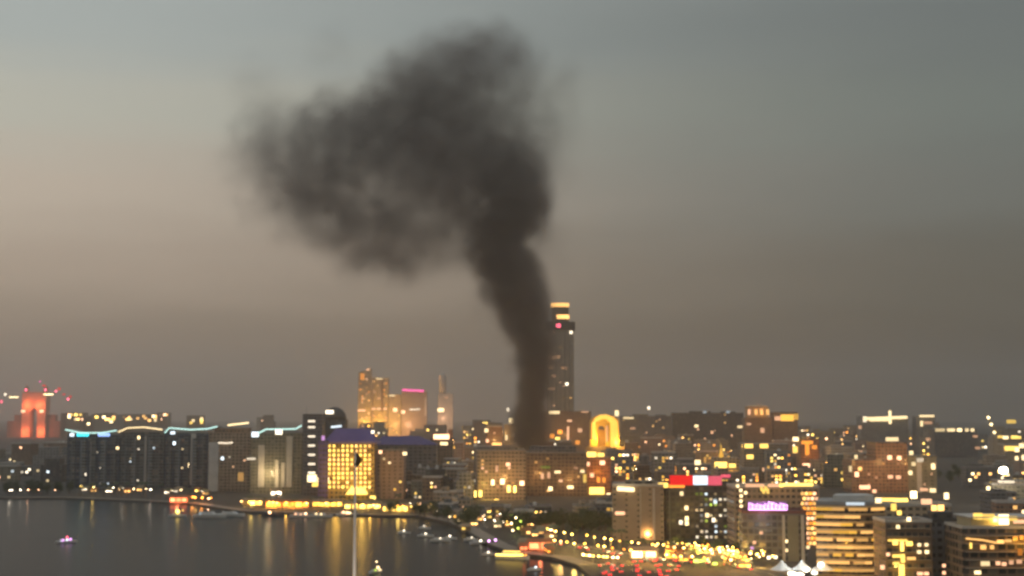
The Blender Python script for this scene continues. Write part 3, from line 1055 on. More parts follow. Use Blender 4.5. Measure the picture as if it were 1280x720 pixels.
def banded_block():
    D = 700
    b = Building('banded_block', 'curved block ringed by glowing golden balcony bands, near the white tent', 'apartment block', 1018, 1104, 631, D, 34, 0, keep=720)
    W, dep = b.W / 2, b.dep / 2
    # curved front footprint
    n = 18
    arc = [(-W + 2 * W * k / n, -dep - 4.5 * math.sin(math.pi * (k / n) ** 1.2)) for k in range(n + 1)]
    poly = arc + [(W, dep), (-W + 9, dep)]
    MB().prism(poly, -3, b.top).build('wall', facade('brown', 3.7, 2.6, (.1, .85), (.08, .92)), b.root)

    def slab(z0, z1, k0, k1, proud, name, mat):
        a = [(x, y - proud) for x, y in arc[k0:k1 + 1]]
        c = [(x, y + .15) for x, y in arc[k0:k1 + 1]]
        return MB().prism(a + c[::-1], z0, z1).build(name, mat, b.root)
    fl = 3.7
    z = b.top - .6
    stone = principled('band_stone', (.5, .36, .2), .7)
    k = 0
    while z > 0:
        slab(z - .55, z + .35, 0, n, 1.5, 'balcony_band', stone)
        # glowing bands: runs of lit glazing between slabs, broken up unevenly
        i = 0
        while i < n:
            run = R.choice([2, 3, 4, 5])
            j = min(n, i + run)
            if R.random() < .86 or k == 0:
                s_ = R.choice([.75, 1.0, 1.3])
                slab(z - 2.1, z - .6, i, j, .25, 'lit_window', glow(R.choice(['warm', 'gold', 'warm']), s_))
            i = j + R.choice([0, 0, 1])
        z -= fl
        k += 1
    MB().prism([(x * .97, y * .9) for x, y in poly], b.top, b.top + 1.6).build('roof_deck', principled('roof_grey', (.3, .3, .29), .8), b.root)
    MB().prism([(x * .6 + 4, y * .45) for x, y in poly], b.top + 1.6, b.top + 4.2).build('plant_room', principled('plant_white', (.5, .5, .48), .7), b.root)
    b.light(1069, 630, 9, 1.6, 'cool', .9, 'roof_lamp', y=-dep - 3)
    b.light(1098, 625.5, 3, 2.5, 'cream', 2.6, 'roof_lamp', y=-dep)
    lamp_or_fill(b.root, (-6, -dep - 20, 14), 'gold', 6500, 1)
    lamp_or_fill(b.root, (14, -dep - 20, 26), 'gold', 6500, 1)


banded_block()


def right_blocks():
    # big brown residential block
    b = Building('apartment_block', 'large brown apartment block lit orange, with a smooth pale end wing', 'apartment block', 1064, 1171, 575, 1450, 40, 0, keep=628)
    b.body(facade('terracotta', 3.5, 3.8), x1=b.loc(1135, 600).x)
    zt = b.loc(1110, 553).z
    MB().box(b.loc(1096, 600).x, b.loc(1135, 600).x, -b.dep / 2 + 1, b.dep / 2 - 1, b.top - .1, zt).build('upper_storeys', facade('terracotta', 3.5, 3.8), b.root)
    MB().box(b.loc(1135, 600).x + .05, b.W / 2, -b.dep / 2 + 2, b.dep / 2, -3, b.loc(1150, 570).z).build('wing', facade('olive', 3.5, 6.5, (.3, .6), (.3, .7)), b.root)
    b.fin(1146, 1153, 574, 618, TRIM, -1.4, 'fin')
    for px, py, c, s, w, h in ((1112, 572, 'peach', 2.8, 4.4, 4.4), (1124, 572.5, 'peach', 2.8, 4.4, 4), (1113, 596, 'peach', 1.6, 5, 3.4), (1123, 596.5, 'peach', 1.5, 5, 3.4), (1139, 566, 'cream', 1.8, 4, 4),
                               (1138, 591, 'cream', 2.0, 4, 4), (1142, 580, 'cream', 1.1, 4, 4), (1075, 586, 'warm', 2, 4, 4), (1071, 593, 'peach', 3.0, 4, 5), (1070, 571, 'cream', 1.4, 3, 4), (1081, 609, 'peach', 2.4, 11, 4),
                               (1093, 615, 'peach', 2, 4, 5), (1166.5, 583, 'cream', 2.2, 4, 6), (1166, 613, 'cream', 2, 6, 4), (1063, 586, 'cream', 1, 3, 6), (1150, 575, 'white', .7, 7, 4), (1155, 612, 'peach', 1.2, 8, 3)):
        b.light(px, py, w, h, c, s)
    b.light(1115, 549, 13, 4, 'cream', 1.4, 'roof_lamp', y=-b.dep / 2 + .9)
    b.random_lights(8, ['peach', 'warm'], 3.5, 3.8, (.5, 1.2))
    for x in (-36, -8, 20):
        lamp_or_fill(b.root, (x, -52, 30), 'warm', 17000, 3)
    # low tan rows in front
    b = Building('terraced_block', 'low tan block with a lit golden roof terrace, behind the yellow-windowed block', 'apartment block', 1103, 1187, 632, 800, 26, 0, keep=645)
    b.body(facade('sand', 3.5, 4))
    b.parapet(TRIM, h=1.2)
    for px, py, w, h, c, s in ((1108, 624.5, 9, 1.8, 'yellow', 2.6), (1126, 625, 8, 2, 'yellow', 3), (1142, 618.5, 3.6, 4, 'cream', 5), (1158, 627, 6, 3, 'peach', 1.6), (1167.5, 636, 3, 4, 'warm', 3.0), (1176, 635.5, 3.5, 4, 'warm', 3.2),
                               (1183, 620, 2.6, 3.6, 'cream', 3.2), (1117, 634, 3, 4, 'yellow', 1.6), (1124, 641, 2.4, 2.4, 'yellow', 2.6), (1180, 642, 4, 2, 'peach', 2)):
        b.light(px, py, w, h, c, s)
    for x in (-14, 4, 15):
        lamp_or_fill(b.root, (x, -12, b.top - 4), 'warm', 4200, 1)
    # yellow-windowed near block
    b = Building('apartment_block', 'near brown block with a bright yellow stairwell crossing its lower front', 'apartment block', 1104, 1162, 652, 660, 22, 0, keep=720)
    b.body(facade('brown', 3.6, 3.0, (.2, .8), (.15, .85)))
    b.parapet(TRIM, h=.9)
    for k in range(6):
        z = b.top - 3.4 - k * 3.6
        MB().box(-b.W / 2 + 1, b.W / 2 - 1, -b.dep / 2 - 1.3, -b.dep / 2 + .05, z, z + .3).build('balcony', principled('tan_slab', (.4, .33, .25), .8), b.root)
    for px, py, w, h, c, s in ((1119, 678, 2.4, 2.4, 'yellow', 2.6), (1127.5, 683, 1.6, 4.4, 'yellow', 3), (1136.5, 679.5, 3, 2, 'yellow', 2.6), (1122, 675.5, 9, 1.0, 'yellow', 1.6), (1121, 695, 4, 1.4, 'yellow', 2), (1128.5, 698, 1.8, 4, 'yellow', 2),
                               (1127, 713, 2.6, 5.6, 'yellow', 2.4), (1139, 698, 4, 1.3, 'warm', 1.6), (1120, 704, 3, 1.2, 'yellow', 1.6), (1149, 681, 1.6, 1.4, 'cream', 2.0), (1158, 681, 1.6, 1.4, 'cream', 2.0), (1149, 690, 1.8, 1.5, 'cream', 2.0),
                               (1158.5, 690, 1.8, 1.5, 'cream', 2.6), (1110, 693, 1.6, 1.4, 'peach', 2.2), (1136, 649, 1.8, 1.8, 'cream', 3.6), (1122.5, 658.5, 1.6, 1.6, 'cream', 2.2), (1150, 717, 2.6, 1.4, 'peach', 2), (1158, 717, 2.2, 1.4, 'peach', 2), (1103, 709, 2, 2, 'peach', 1.8)):
        b.light(px, py, w, h, c, s, y=-b.dep / 2 - 1.32)
    lamp_or_fill(b.root, (-4, -b.dep / 2 - 8, 8), 'yellow', 2600, .6)
    # dark middle block
    b = Building('apartment_block', 'dark grey-brown block with almost no lights, wedged between two lit blocks', 'apartment block', 1163, 1198, 652, 675, 24, 0, keep=720)
    b.body(facade('slate', 3.6, 3.4))
    b.parapet(DARKTRIM)
    b.roof_box(facade('dark', 3.6, 3.4), .05, .7, 4)
    b.fin(1186, 1188, 680, 722, TRIM, .5)
    for px, py in ((1186.5, 678.5), (1194, 661), (1180, 707), (1180, 716)):
        b.light(px, py, 1.6, 1.4, 'peach', 2.0)
    # terraced hotel at the corner
    b = Building('terraced_hotel', 'terraced block with a long bright yellow rooftop lounge and lit balcony edges', 'hotel', 1200, 1320, 660, 640, 26, 0, keep=720)
    b.body(facade('brown', 3.6, 4.2, (.15, .8), (.12, .88)))
    b.parapet(TRIM, h=1.0)
    zr = b.top
    xa, xb = b.loc(1217, 645).x, b.loc(1310, 645).x
    lounge = MB().box(xa, xb, -b.dep / 2 + 4, b.dep / 2 - 2, zr, zr + 4.2).build('rooftop_lounge', principled('lounge_wall', (.5, .42, .25), .7), b.root)
    MB().box(xa - 1.2, xb + 1, -b.dep / 2 + 2.4, b.dep / 2, zr + 4.2, zr + 4.8).build('lounge_roof', TRIM, lounge)
    for px, py, w, h, c, s in ((1222, 645, 4, 2.6, 'yellow', 1.8), (1232, 646, 8, 2.6, 'yellow', 1.2), (1244, 649, 2, 2.6, 'cream', 2.4), (1254.5, 649.5, 4.6, 4.6, 'cream', 3.4), (1266, 648, 4, 2, 'yellow', 1.2), (1275, 652, 6, 1.6, 'peach', 1.4)):
        b.light(px, py, w, h, c, s, y=-b.dep / 2 + 3.9)
    for k in range(5):
        z = b.top - 3.6 - k * 3.6
        MB().box(-b.W / 2 + 1, b.W / 2, -b.dep / 2 - 1.5, -b.dep / 2 + .05, z, z + .35).build('balcony', principled('tan_slab', (.4, .33, .25), .8), b.root)
    b.strip((1207, 673), (1246, 678.5), .9, 'warm', 1.5, 'balcony_light', y=-b.dep / 2 - 1.4, mid=((1228, 675),))
    for px, py, w, h, c, s in ((1213.5, 682, 1.0, 2.6, 'yellow', 2), (1229, 684, 2.6, 2.0, 'warm', 1.6), (1240, 684, 1.8, 1.8, 'warm', 1.4), (1250.5, 677, 3, 1.5, 'warm', 2.2), (1260, 676, 3, 1.3, 'warm', 1.2), (1269, 673, 2, 1.5, 'orange', 1.6), (1277, 672, 1.6, 1.8, 'orange', 1.6),
                               (1231.5, 704.5, 4, 2, 'cream', 1.2), (1247.5, 704, 2, 1.6, 'peach', 1.6), (1255, 705, 2, 1.6, 'peach', 1.5), (1222, 715.5, 2.8, 1.5, 'cream', 2.6), (1264, 703, 2, 1.8, 'peach', .9), (1274, 702, 2.4, 1.8, 'peach', .9), (1275, 690, 2, 3, 'orange', .5)):
        b.light(px, py, w, h, c, s, y=-b.dep / 2 - 1.5)
    lamp_or_fill(b.root, (4, -b.dep / 2 - 6, b.top - 6), 'gold', 2600, .6)
    lamp_or_fill(b.root, (-6, -b.dep / 2 + 1, b.top + 3), 'yellow', 1500, .5)
    lamp_or_fill(b.root, (18, -b.dep / 2 - 6, b.top - 12), 'gold', 1800, .6)


right_blocks()


def horizon_blocks():
    # long dark ridge of blocks and what glows on top of it
    for lab, a, c, top, D, mat in (('long dark block on the skyline, right of the gold arch', 776, 840, 520, 3300, 'slate'),
                                   ('long dark skyline block between the gold arch and twin gold crowns', 841, 930, 516, 3350, 'dark')):
        lab = lab.replace(', right of the gold arch', ' next to the gold arch')
        b = Building('office_block', lab, 'office', a, c, top, D, 40, 0, None, keep=540)
        b.body(facade(mat, 3.8, 4.4))
        b.roof_box(facade(mat, 3.8, 4), -.1, .3, 4)
        b.roof_box(facade(mat, 3.8, 4), .3, .2, 3, 'lift_room')
        if a == 776:
            b.strip((779, 522.5), (792, 522.5), 5, 'cream', 1.3, 'roof_light')
            b.light(811, 510, 6, 7, 'white', 2.8, 'mast_lamp')
            b.mast(.05, 22)
            b.light(791, 535.5, 12, 4, 'peach', .7)
            b.light(790, 550, 8, 6, 'peach', 1.6)
        else:
            for px in (881, 910):
                b.light(px, 515, 9, 6, 'cool', .45, 'roof_lamp')
            b.light(870.5, 532.5, 9, 6, 'cream', 2.4)
            b.light(890, 540.5, 6, 7, 'peach', 1.3)
        b.random_lights(7, ['peach', 'warm'], 3.8, 8, (.6, 1.6), (4, 4), z0=20)
    b = Building('hotel_block', 'dark block crowned by a ring of orange-lit columns on the skyline', 'hotel', 931, 966, 522, 2800, 34, 0, None, keep=560)
    b.body(facade('brown', 3.8, 4))
    MB().lathe([(b.W * .42, b.top - .1), (b.W * .42, b.top + 20), (b.W * .46, b.top + 21.5), (b.W * .2, b.top + 25)], 20, 0, 0).build('crown', principled('crown_stone', (.5, .35, .2), .7), b.root)
    for px, w, c, s in ((936.5, 5, 'peach', 1.4), (945, 6, 'warm', 1.4), (952, 6, 'warm', 1.6), (959.5, 6, 'warm', 1.4)):
        b.light(px, 515, w, 11, c, s, 'crown_light', y=-b.W * .44)
    b.light(936, 530, 9, 4, 'peach', 1)
    b.light(925, 533.5, 10, 5, 'cream', 1.4)
    lamp_or_fill(b.root, (0, -80, b.top + 14), 'orange', .5e5, 3)
    b = Building('hotel_block', 'dark block with a solid glowing yellow top storey on the skyline', 'hotel', 967, 998, 515, 2820, 34, 0, None, keep=545)
    b.body(facade('brown', 3.8, 4))
    b.light(984, 522.2, 26, 13, 'gold', 1.7, 'crown_light')
    b.light(972, 523, 12, 8, 'peach', 1.2, 'crown_light')
    b.light(995, 521, 9, 12, 'gold', .8, 'crown_light')
    lamp_or_fill(b.root, (0, -80, b.top + 10), 'warm', .3e5, 3)
    b = Building('pavilion', 'long white-lit building with a tall roof lamp on the skyline', 'building', 1077, 1136, 520, 3000, 40, 0, None, keep=535)
    b.body(facade('grey', 3.8, 4))
    b.strip((1079, 523.5), (1133, 521.5), 7, 'cream', 2.0, 'light_strip')
    b.light(1099, 524, 42, 9, 'cream', 1.8, 'light_panel')
    b.light(1112.5, 521.5, 6, 28, 'cream', 2.2, 'roof_lamp')
    b.light(1081, 524, 7, 12, 'white', 1.6)
    b.light(1075, 534, 7, 7, 'peach', .8)
    b = Building('pavilion', 'small hall with an L-shaped white light, beside the long white-lit building', 'building', 1146, 1170, 520, 3000, 30, 0, None, keep=535)
    b.body(facade('grey', 3.8, 4))
    b.strip((1149, 520), (1167, 520), 5, 'cream', 1.8)
    b.strip((1151.5, 526), (1151.5, 533), 5, 'cream', 2.0)
    b.light(1160, 528.5, 18, 6, 'peach', .7)
    b = Building('long_hall', 'low far hall with a row of white lamps, above the dark park', 'hall', 1169, 1222, 536, 2700, 40, 0, None, keep=545)
    b.body(facade('slate', 3.8, 4))
    for px, s, w in ((1173, .9, 12), (1178, .9, 10), (1187, 1.6, 10), (1191, 1.8, 8), (1199.5, 3.2, 9), (1208.5, 1.4, 7), (1215.5, 1.8, 7)):
        b.light(px, 537.5, w, 6, 'cream', s, 'roof_lamp')
    for px, py in ((1160, 549), (1219, 545.5), (1222, 560)):
        b.light(px, py, 9, 5, 'peach', .7)


horizon_blocks()


# ------------------------------------------------------------------ infill city
ANCHORS = [(20, 'the far palace hotel'), (118, 'the teal-signed block'), (178, 'the upswept roof light'), (235, 'the sagging roof light'), (290, 'the bare pale end wall'), (346, 'the arching roof light'),
           (390, 'the lit stair column'), (437, 'the golden hotel'), (487, 'the pinkish bare block'), (517, 'the purple-blue roof'), (556, 'the lone pale tower'), (617, 'the salmon-coloured block'), (640, 'the greenish roof lamp'), (665, 'the smoke base'),
           (703, 'the skyscraper'), (756, 'the gold arch'), (797, 'the white-strip block'), (870, 'the red sign'), (948, 'the ring-crowned block'), (984, 'the yellow-topped block'), (1060, 'the banded block'), (1106, 'the long white-lit hall'),
           (1130, 'the orange-lit block'), (1158, 'the L-shaped light'), (1198, 'the dark park'), (1240, 'the tower crane'), (1262, 'the floodlight mast')]
NUM = ['no', 'one', 'two', 'three', 'four', 'five', 'six', 'seven', 'eight', 'nine', 'ten', 'eleven', 'twelve', 'thirteen', 'fourteen', 'fifteen', 'sixteen', 'seventeen', 'eighteen', 'nineteen', 'twenty', 'over twenty']
WALLWORD = {'tan': 'tan', 'beige': 'beige', 'brown': 'brown', 'grey': 'grey', 'bluegrey': 'blue-grey', 'dark': 'black', 'pink': 'pinkish', 'white': 'white', 'sand': 'sandy', 'olive': 'olive', 'terracotta': 'reddish brown', 'slate': 'dark grey'}


def unique_label(parts):
    for lab in parts:
        if lab not in LABELS and len(lab.split()) <= 16:
            return lab
    return None


def free(x, y, r):
    return all((x - a) ** 2 + (y - b) ** 2 > ((r + c) * .9) ** 2 for a, b, c in PLACED)


def infill(n, pxr, Dr, hr, wr, mats, lights, cols, s, size, tries=40, high=0):
    made = 0
    for _ in range(n * tries):
        if made >= n:
            break
        D = math.sqrt(R.uniform(Dr[0] ** 2, Dr[1] ** 2))
        px = R.uniform(*pxr)
        w, h = R.uniform(*wr), R.uniform(*hr)
        hw = w / D * F / 2
        dep = R.uniform(14, 26)
        x = (px - 640) / F * D
        if not free(x, D + dep / 2, math.hypot(w, dep) / 2 * .8):
            continue
        top = 520 + (H - h - 1.5) / D * F
        if any(D < kd and px + hw > a - 1 and px - hw < b + 1 and top < ky for a, b, kd, ky in KEEP):
            continue
        mat = R.choice(mats)
        rel = min(ANCHORS, key=lambda q: abs(q[0] - px))
        rot = R.uniform(-14, 14)
        b = Building('apartment_block', None, 'building', px - hw, px + hw, top, D, dep, rot, None)
        if D > 2400:
            b.root.name = 'distant_block'
        style = R.random()
        fh, bw = R.choice([(3.4, 3.2), (3.5, 4.0), (3.6, 3.6)])
        fm = facade(mat, fh, bw)
        if style < .35 and h > 16:
            b.body(fm, 0, b.top * .72)
            MB().box(-b.W / 2 * .65, b.W / 2 * .72, -b.dep / 2 * .9, b.dep / 2 * .9, b.top * .72, b.top).build('upper_storeys', fm, b.root)
            shape = 'stepped'
        else:
            b.body(fm)
            shape = 'plain'
            if D < 2600:
                b.parapet(R.choice([TRIM, GREYTRIM]))
        roof = R.choice(['plant room', 'water tank', 'antenna', 'flat roof'])
        if roof == 'plant room':
            b.roof_box(fm, R.uniform(-.15, .15), R.uniform(.25, .5), R.uniform(2.5, 4.5))
        elif roof == 'water tank':
            b.tank(R.uniform(-.25, .25))
        elif roof == 'antenna':
            b.mast(R.uniform(-.2, .2), R.uniform(5, 12))
        k = b.random_lights(R.randint(*lights), cols, fh * (2 if D > 2400 else 1), bw * (2 if D > 2400 else 1), s, size, z0=max(3, b.top * high), z1=(b.top * .72 if shape == 'stepped' else None))
        size_w = 'low' if h < 16 else 'mid-rise' if h < 34 else 'tall'
        wd = 'narrow' if w < 20 else 'broad' if w > 38 else ''
        kk = NUM[min(k, 21)]
        far = 'distant ' if D > 2400 else ''
        cl = f'{far}{size_w} {WALLWORD[mat]} {shape} block'
        pre = (wd + ' ' if wd else '')
        where = ('behind ' if D > 1700 else 'near ') + rel[1]
        lab = unique_label([f'{cl} with {roof} and {kk} lit windows {where}', f'{pre}{cl} with {roof} and {kk} lit windows {where}', f'{pre}{cl}, slightly turned, {roof}, {kk} lit windows, {where}'])
        if lab is None:
            for o in list(b.root.children):
                bpy.data.objects.remove(o)
            bpy.data.objects.remove(b.root)
            PLACED.pop()
            continue
        tag(b.root, lab, 'building')
        made += 1
    return made


ALL = ['tan', 'beige', 'brown', 'grey', 'pink', 'sand', 'olive', 'terracotta', 'slate']
DIM = ['brown', 'slate', 'grey', 'olive', 'bluegrey', 'dark']
# far skyline
infill(30, (88, 335), (4200, 5600), (66, 92), (40, 90), ['sand', 'tan', 'beige', 'brown'], (3, 8), ['cream', 'yellow', 'warm', 'peach'], (2.0, 6.0), (9, 7), 40, .74)
infill(16, (330, 620), (3200, 4400), (20, 70), (30, 70), ALL, (3, 8), WARM, (1.4, 5), (4.6, 4))
infill(52, (560, 1190), (2500, 3900), (22, 68), (26, 60), ALL, (6, 18), WARM + ['orange', 'gold'], (1.6, 5.5), (3.6, 3.2))
infill(10, (1225, 1300), (2200, 3200), (20, 60), (24, 50), ALL, (3, 8), ['cream', 'yellow', 'white'], (1.6, 4.5), (5, 4))
# middle distance
infill(56, (480, 1075), (1500, 2450), (14, 46), (16, 44), ALL, (7, 24), WARM + ['orange', 'gold'], (1.4, 5.0), (2.5, 2.0))
infill(40, (560, 1060), (1420, 2300), (8, 30), (12, 26), ALL, (5, 14), WARM + ['orange', 'gold'], (1.6, 5.0), (2.4, 2.0), 90)
infill(16, (1035, 1110), (1100, 2200), (12, 40), (16, 34), ALL, (3, 8), WARM, (1.2, 4), (3, 2.6))
infill(20, (495, 610), (1310, 1500), (8, 26), (12, 26), DIM + ['brown', 'tan'], (3, 8), WARM, (.8, 3), (1.9, 1.7))
infill(20, (-40, 84), (1650, 2700), (8, 40), (18, 44), DIM, (2, 5), ['white', 'cream', 'cool', 'peach'], (1.0, 3.5), (3, 2.6))
infill(16, (545, 745), (1060, 1290), (4, 11), (9, 17), DIM + ['tan', 'sand'], (2, 6), WARM + ['gold'], (1.2, 4), (1.7, 1.5), 120)
infill(8, (735, 765), (1000, 1300), (6, 16), (12, 20), DIM, (1, 3), WARM, (.8, 2.4), (2.4, 2))
infill(14, (1225, 1310), (1000, 2000), (8, 30), (16, 40), ALL, (3, 8), ['cream', 'yellow', 'warm'], (1.4, 4), (3, 2.6))


# ------------------------------------------------------------------ white sign hall, floodlight mast, crane
def specials():
    b = Building('sign_hall', 'low brown hall with a broad pink-white lit sign along its roof edge', 'hall', 538, 566, 549, 1700, 24, 0, None)
    b.body(facade('brown', 3.6, 4))
    b.parapet(DARKTRIM)
    p, q = b.loc(542, 543), b.loc(561.5, 549)
    MB().box(p.x, q.x, -b.dep / 2 - 1, -b.dep / 2 - .3, q.z, p.z).build('sign', glow('peach', 3.2, True), b.root)
    b.light(555, 554.5, 9, 3.5, 'cream', 2.4)
    b.roof_box(facade('terracotta', 3.6, 4), .38, .2, 12, 'stair_tower')
    # floodlight mast
    p = at(1254, 591, 1250)
    t = thing('floodlight_mast', 'tall mast with one huge white floodlight glowing over the dark park edge', 'floodlight', (p.x, 1250, 1.5))
    steel = principled('galvanised', (.35, .35, .35), .45, .6)
    MB().tube([(0, 0, -1), (0, 0, p.z - 4), (0, 0, p.z - 1)], [.5, .3, .25], 8).build('pole', steel, t)
    MB().lathe([(.6, -2.4), (3.2, -1.2), (3.8, 1.2), (2.4, 3.2), (.4, 3.5)], 14).build('lamp_head', glow('white', 30.0, True), t, True).location = (0, -.5, p.z)
    lamp_or_fill(t, (0, -3, p.z - 1), 'white', 5e4, 2)
    b = Building('grandstand', 'low stand with two white light rows, beneath the floodlight mast', 'stand', 1238, 1282, 606, 1260, 20, 0, None)
    b.body(facade('olive', 3.4, 4))
    b.parapet(GREYTRIM)
    b.strip((1247, 602), (1267, 602.5), 2.2, 'white', 1.2)
    b.strip((1244, 613.5), (1256, 613), 2.6, 'cream', 2.0)
    for px, py in ((1235.5, 611.5), (1227, 622), (1266, 624.5)):
        b.light(px, py, 3.2, 5, 'cream', 3.6)
    # luffing tower crane with lamps up its jib
    a, c = at(1246, 541, 2400), at(1233, 519, 2400)
    t = thing('tower_crane', 'tower crane with a line of white lamps up its raised jib', 'crane', (a.x, 2400, 1.5))
    cm = principled('crane_steel', (.4, .3, .1), .6, .3)
    MB().tube([(0, 0, -1), (0, 0, a.z)], 1.1, 4).build('mast', cm, t)
    j = MB().tube([(0, 0, a.z - 1.5), (c.x - a.x, 0, c.z - 1.5)], [1.0, .6], 4).build('jib', cm, t)
    MB().tube([(0, 0, a.z - 1.5), (9, 0, a.z + 1)], [1.0, .9], 4).build('counter_jib', cm, t)
    MB().box(6.5, 10, -1.5, 1.5, a.z - 3.5, a.z - .2).build('counterweight', GREYTRIM, t)
    MB().box(-1.5, 1.5, -2.2, -.9, a.z - 5, a.z - 2).build('cab', GREYTRIM, t)
    for px, py, s in ((1235, 522, 4.5), (1238.5, 530.5, 4.0), (1242.5, 540.5, 3.2)):
        q = at(px, py, 2400)
        MB().lathe([(.6, -2.6), (2.6, -1.2), (2.6, 1.2), (.6, 2.6)], 10).build('jib_lamp', glow('cream', s), j, True).location = (q.x - a.x, -2, q.z - 1.5)
    for lab, px0, px1, top, D, L in (
            ('pale hall with a lit cornice and yellow windows, below the crane', 1248, 1278, 545, 2300, [(1250, 546, 8, 4, 1.6), (1257, 547, 9, 5, 2.6), (1268, 546.5, 11, 5, 2.4), (1274, 547, 6, 4, 2), (1264, 527, 15, 6, 1.0)]),
            ('tan block with broad yellow-white window bands behind the floodlight', 1256, 1290, 556, 1900, [(1264, 560.5, 18, 6, 2.2), (1271, 562, 6, 6, 3), (1277, 557, 7, 6, 2.2), (1271, 577, 4.5, 14, 2.4), (1279, 573, 4, 9, 2.2)])):
        b = Building('hall', lab, 'hall', px0, px1, top, D, 26, 0, None)
        b.root.name = 'lit_hall'
        b.body(facade('sand', 3.6, 4))
        b.parapet(TRIM)
        if px0 == 1248:
            b.mast(.1, 22)
        for px, py, w, h, s in L:
            b.light(px, py, w, h, 'cream' if px % 2 else 'yellow', s)
    # brighter tan house group marks: orange F-shaped light, yellow star-like lamps
    b = Building('apartment_block', 'reddish block with a bright orange lit stair bay down its front', 'building', 1000, 1024, 548, 1750, 24, 0, None)
    b.body(facade('terracotta', 3.5, 3.6))
    for px, py, w, h, c, s in ((1009, 560, 5, 16, 'orange', 1.5), (1009, 553, 14, 4, 'orange', 1.6), (1018, 559, 6, 5, 'orange', 1.3), (1008.5, 582, 10, 5, 'peach', 3.4), (994.5, 549, 7, 5, 'cream', 3), (994, 562, 6, 8, 'yellow', 1.8)):
        b.light(px, py, w, h, c, s)
    lamp_or_fill(b.root, (0, -30, 30), 'orange', 9000, 2)
    b = Building('apartment_block', 'tan block crossed by three long yellow window bands, behind the violet sign', 'building', 930, 985, 555, 1700, 26, 0, None)
    b.body(facade('tan', 3.5, 3.6))
    b.parapet(TRIM)
    for px, py, w, h, c, s in ((936, 557.5, 10, 5, 'yellow', 2.4), (955, 557.5, 10, 5, 'yellow', 2.2), (937.5, 571, 8, 5, 'yellow', 2.6), (971, 585.5, 20, 4.4, 'yellow', 2.4), (940, 589, 4, 8, 'peach', 2), (955, 587, 4, 4, 'peach', 1.2), (953, 538, 5, 6, 'peach', .9)):
        b.light(px, py, w, h, c, s)
    b = Building('mosque', 'small hall with a yellow-lit spire and bright base, beside the red sign', 'hall', 892, 924, 572, 1500, 22, 0, None)
    b.root['category'] = 'hall'
    b.root.name = 'spired_hall'
    b.body(facade('sand', 3.5, 4))
    p = b.loc(902, 572)
    MB().lathe([(2.4, b.top - .2), (2.4, b.top + 3), (1.2, b.top + 7), (.15, b.top + 15)], 10, p.x, -b.dep / 2 + 3).build('spire', glow('gold', .8, True), b.root, True)  # golden lighting of the spire is put into its own emission
    b.light(901, 581, 13, 6, 'yellow', 3.0)
    b.light(915.5, 582, 7, 4, 'yellow', 2.6)
    b.light(872, 578, 6, 5, 'cream', 2.4)
    lamp_or_fill(b.root, (0, -14, 14), 'gold', 12000, 1)


specials()


# ------------------------------------------------------------------ trees
def leaf_crown(seed, r, h, n, flat=1.0):
    q = random.Random(seed)
    m = MB()
    lobes = [(Vector((q.uniform(-.5, .5) * r, q.uniform(-.5, .5) * r, q.uniform(.1, .9) * h)), q.uniform(.4, .75) * r) for _ in range(9)]
    for _ in range(n):
        c, lr = q.choice(lobes)
        d = Vector((q.gauss(0, 1), q.gauss(0, 1), q.gauss(0, 1))).normalized() * lr * q.uniform(.35, 1.0)
        p = c + d
        s = q.uniform(.25, .6)
        a = Vector((q.gauss(0, 1), q.gauss(0, 1), q.gauss(0, .6))).normalized()
        b = a.cross(Vector((q.gauss(0, 1), q.gauss(0, 1), q.gauss(0, 1)))).normalized()
        o = len(m.v)
        m.v += [p - a * s, p + b * s * .6, p + a * s, p - b * s * .6]
        m.f.append((o, o + 1, o + 2, o + 3))
    return m


def palm_crown(seed, r):
    q = random.Random(seed)
    m = MB()
    for k in range(16):
        az = 2 * math.pi * k / 16 + q.uniform(-.2, .2)
        rise = q.uniform(.1, .9)
        prev = None
        for i in range(6):
            t = i / 5
            x = r * t
            z = r * (rise * t - (.55 + .5 * rise) * t * t)
            wd = .55 * math.sin(math.pi * (.12 + .85 * t)) + .05
            c, s_ = math.cos(az), math.sin(az)
            a = (x * c - wd * s_, x * s_ + wd * c, z - wd * .35)
            mid = (x * c, x * s_, z)
            b = (x * c + wd * s_, x * s_ - wd * c, z - wd * .35)
            o = len(m.v)
            m.v += [a, mid, b]
            if prev is not None:
                m.f += [(prev, prev + 1, o + 1, o), (prev + 1, prev + 2, o + 2, o + 1)]
            prev = o
    return m


LEAF = principled('leaves_green', (.05, .075, .03), .7, 0, .5, .6)
PALM = principled('palm_green', (.06, .085, .035), .65, 0, .5, .6)
BARK = principled('bark', (.12, .085, .06), .9, 0, .3, 1.5)
TREE_KINDS = []
for i in range(4):
    cr = leaf_crown(40 + i, 3.4 + .4 * i, 5 + i * .5, 420).mesh('leaf_crown', LEAF)
    tr = MB().tube([(0, 0, -.5), (.1, 0, 2), (.25, .1, 4.0), (.2, .3, 6)], [.38, .28, .2, .08], 7)
    for k in range(4):
        a = k * 1.7 + i
        tr.tube([(.15, .05, 2.6 + .3 * k), (1.6 * math.cos(a), 1.6 * math.sin(a), 4.6 + .3 * k)], [.16, .05], 5)
    TREE_KINDS.append(('broadleaf_tree', tr.mesh('tree_trunk', BARK), cr, 2.6))
for i in range(3):
    hh = 7.5 + i * 1.6
    cr = palm_crown(70 + i, 3.1).mesh('palm_crown', PALM)
    tr = MB().tube([(0, 0, -.5), (.15, 0, hh * .5), (.05 + .2 * i, .1, hh)], [.32, .24, .2], 7).mesh('palm_trunk', BARK)
    TREE_KINDS.append(('palm_tree', tr, cr, hh))


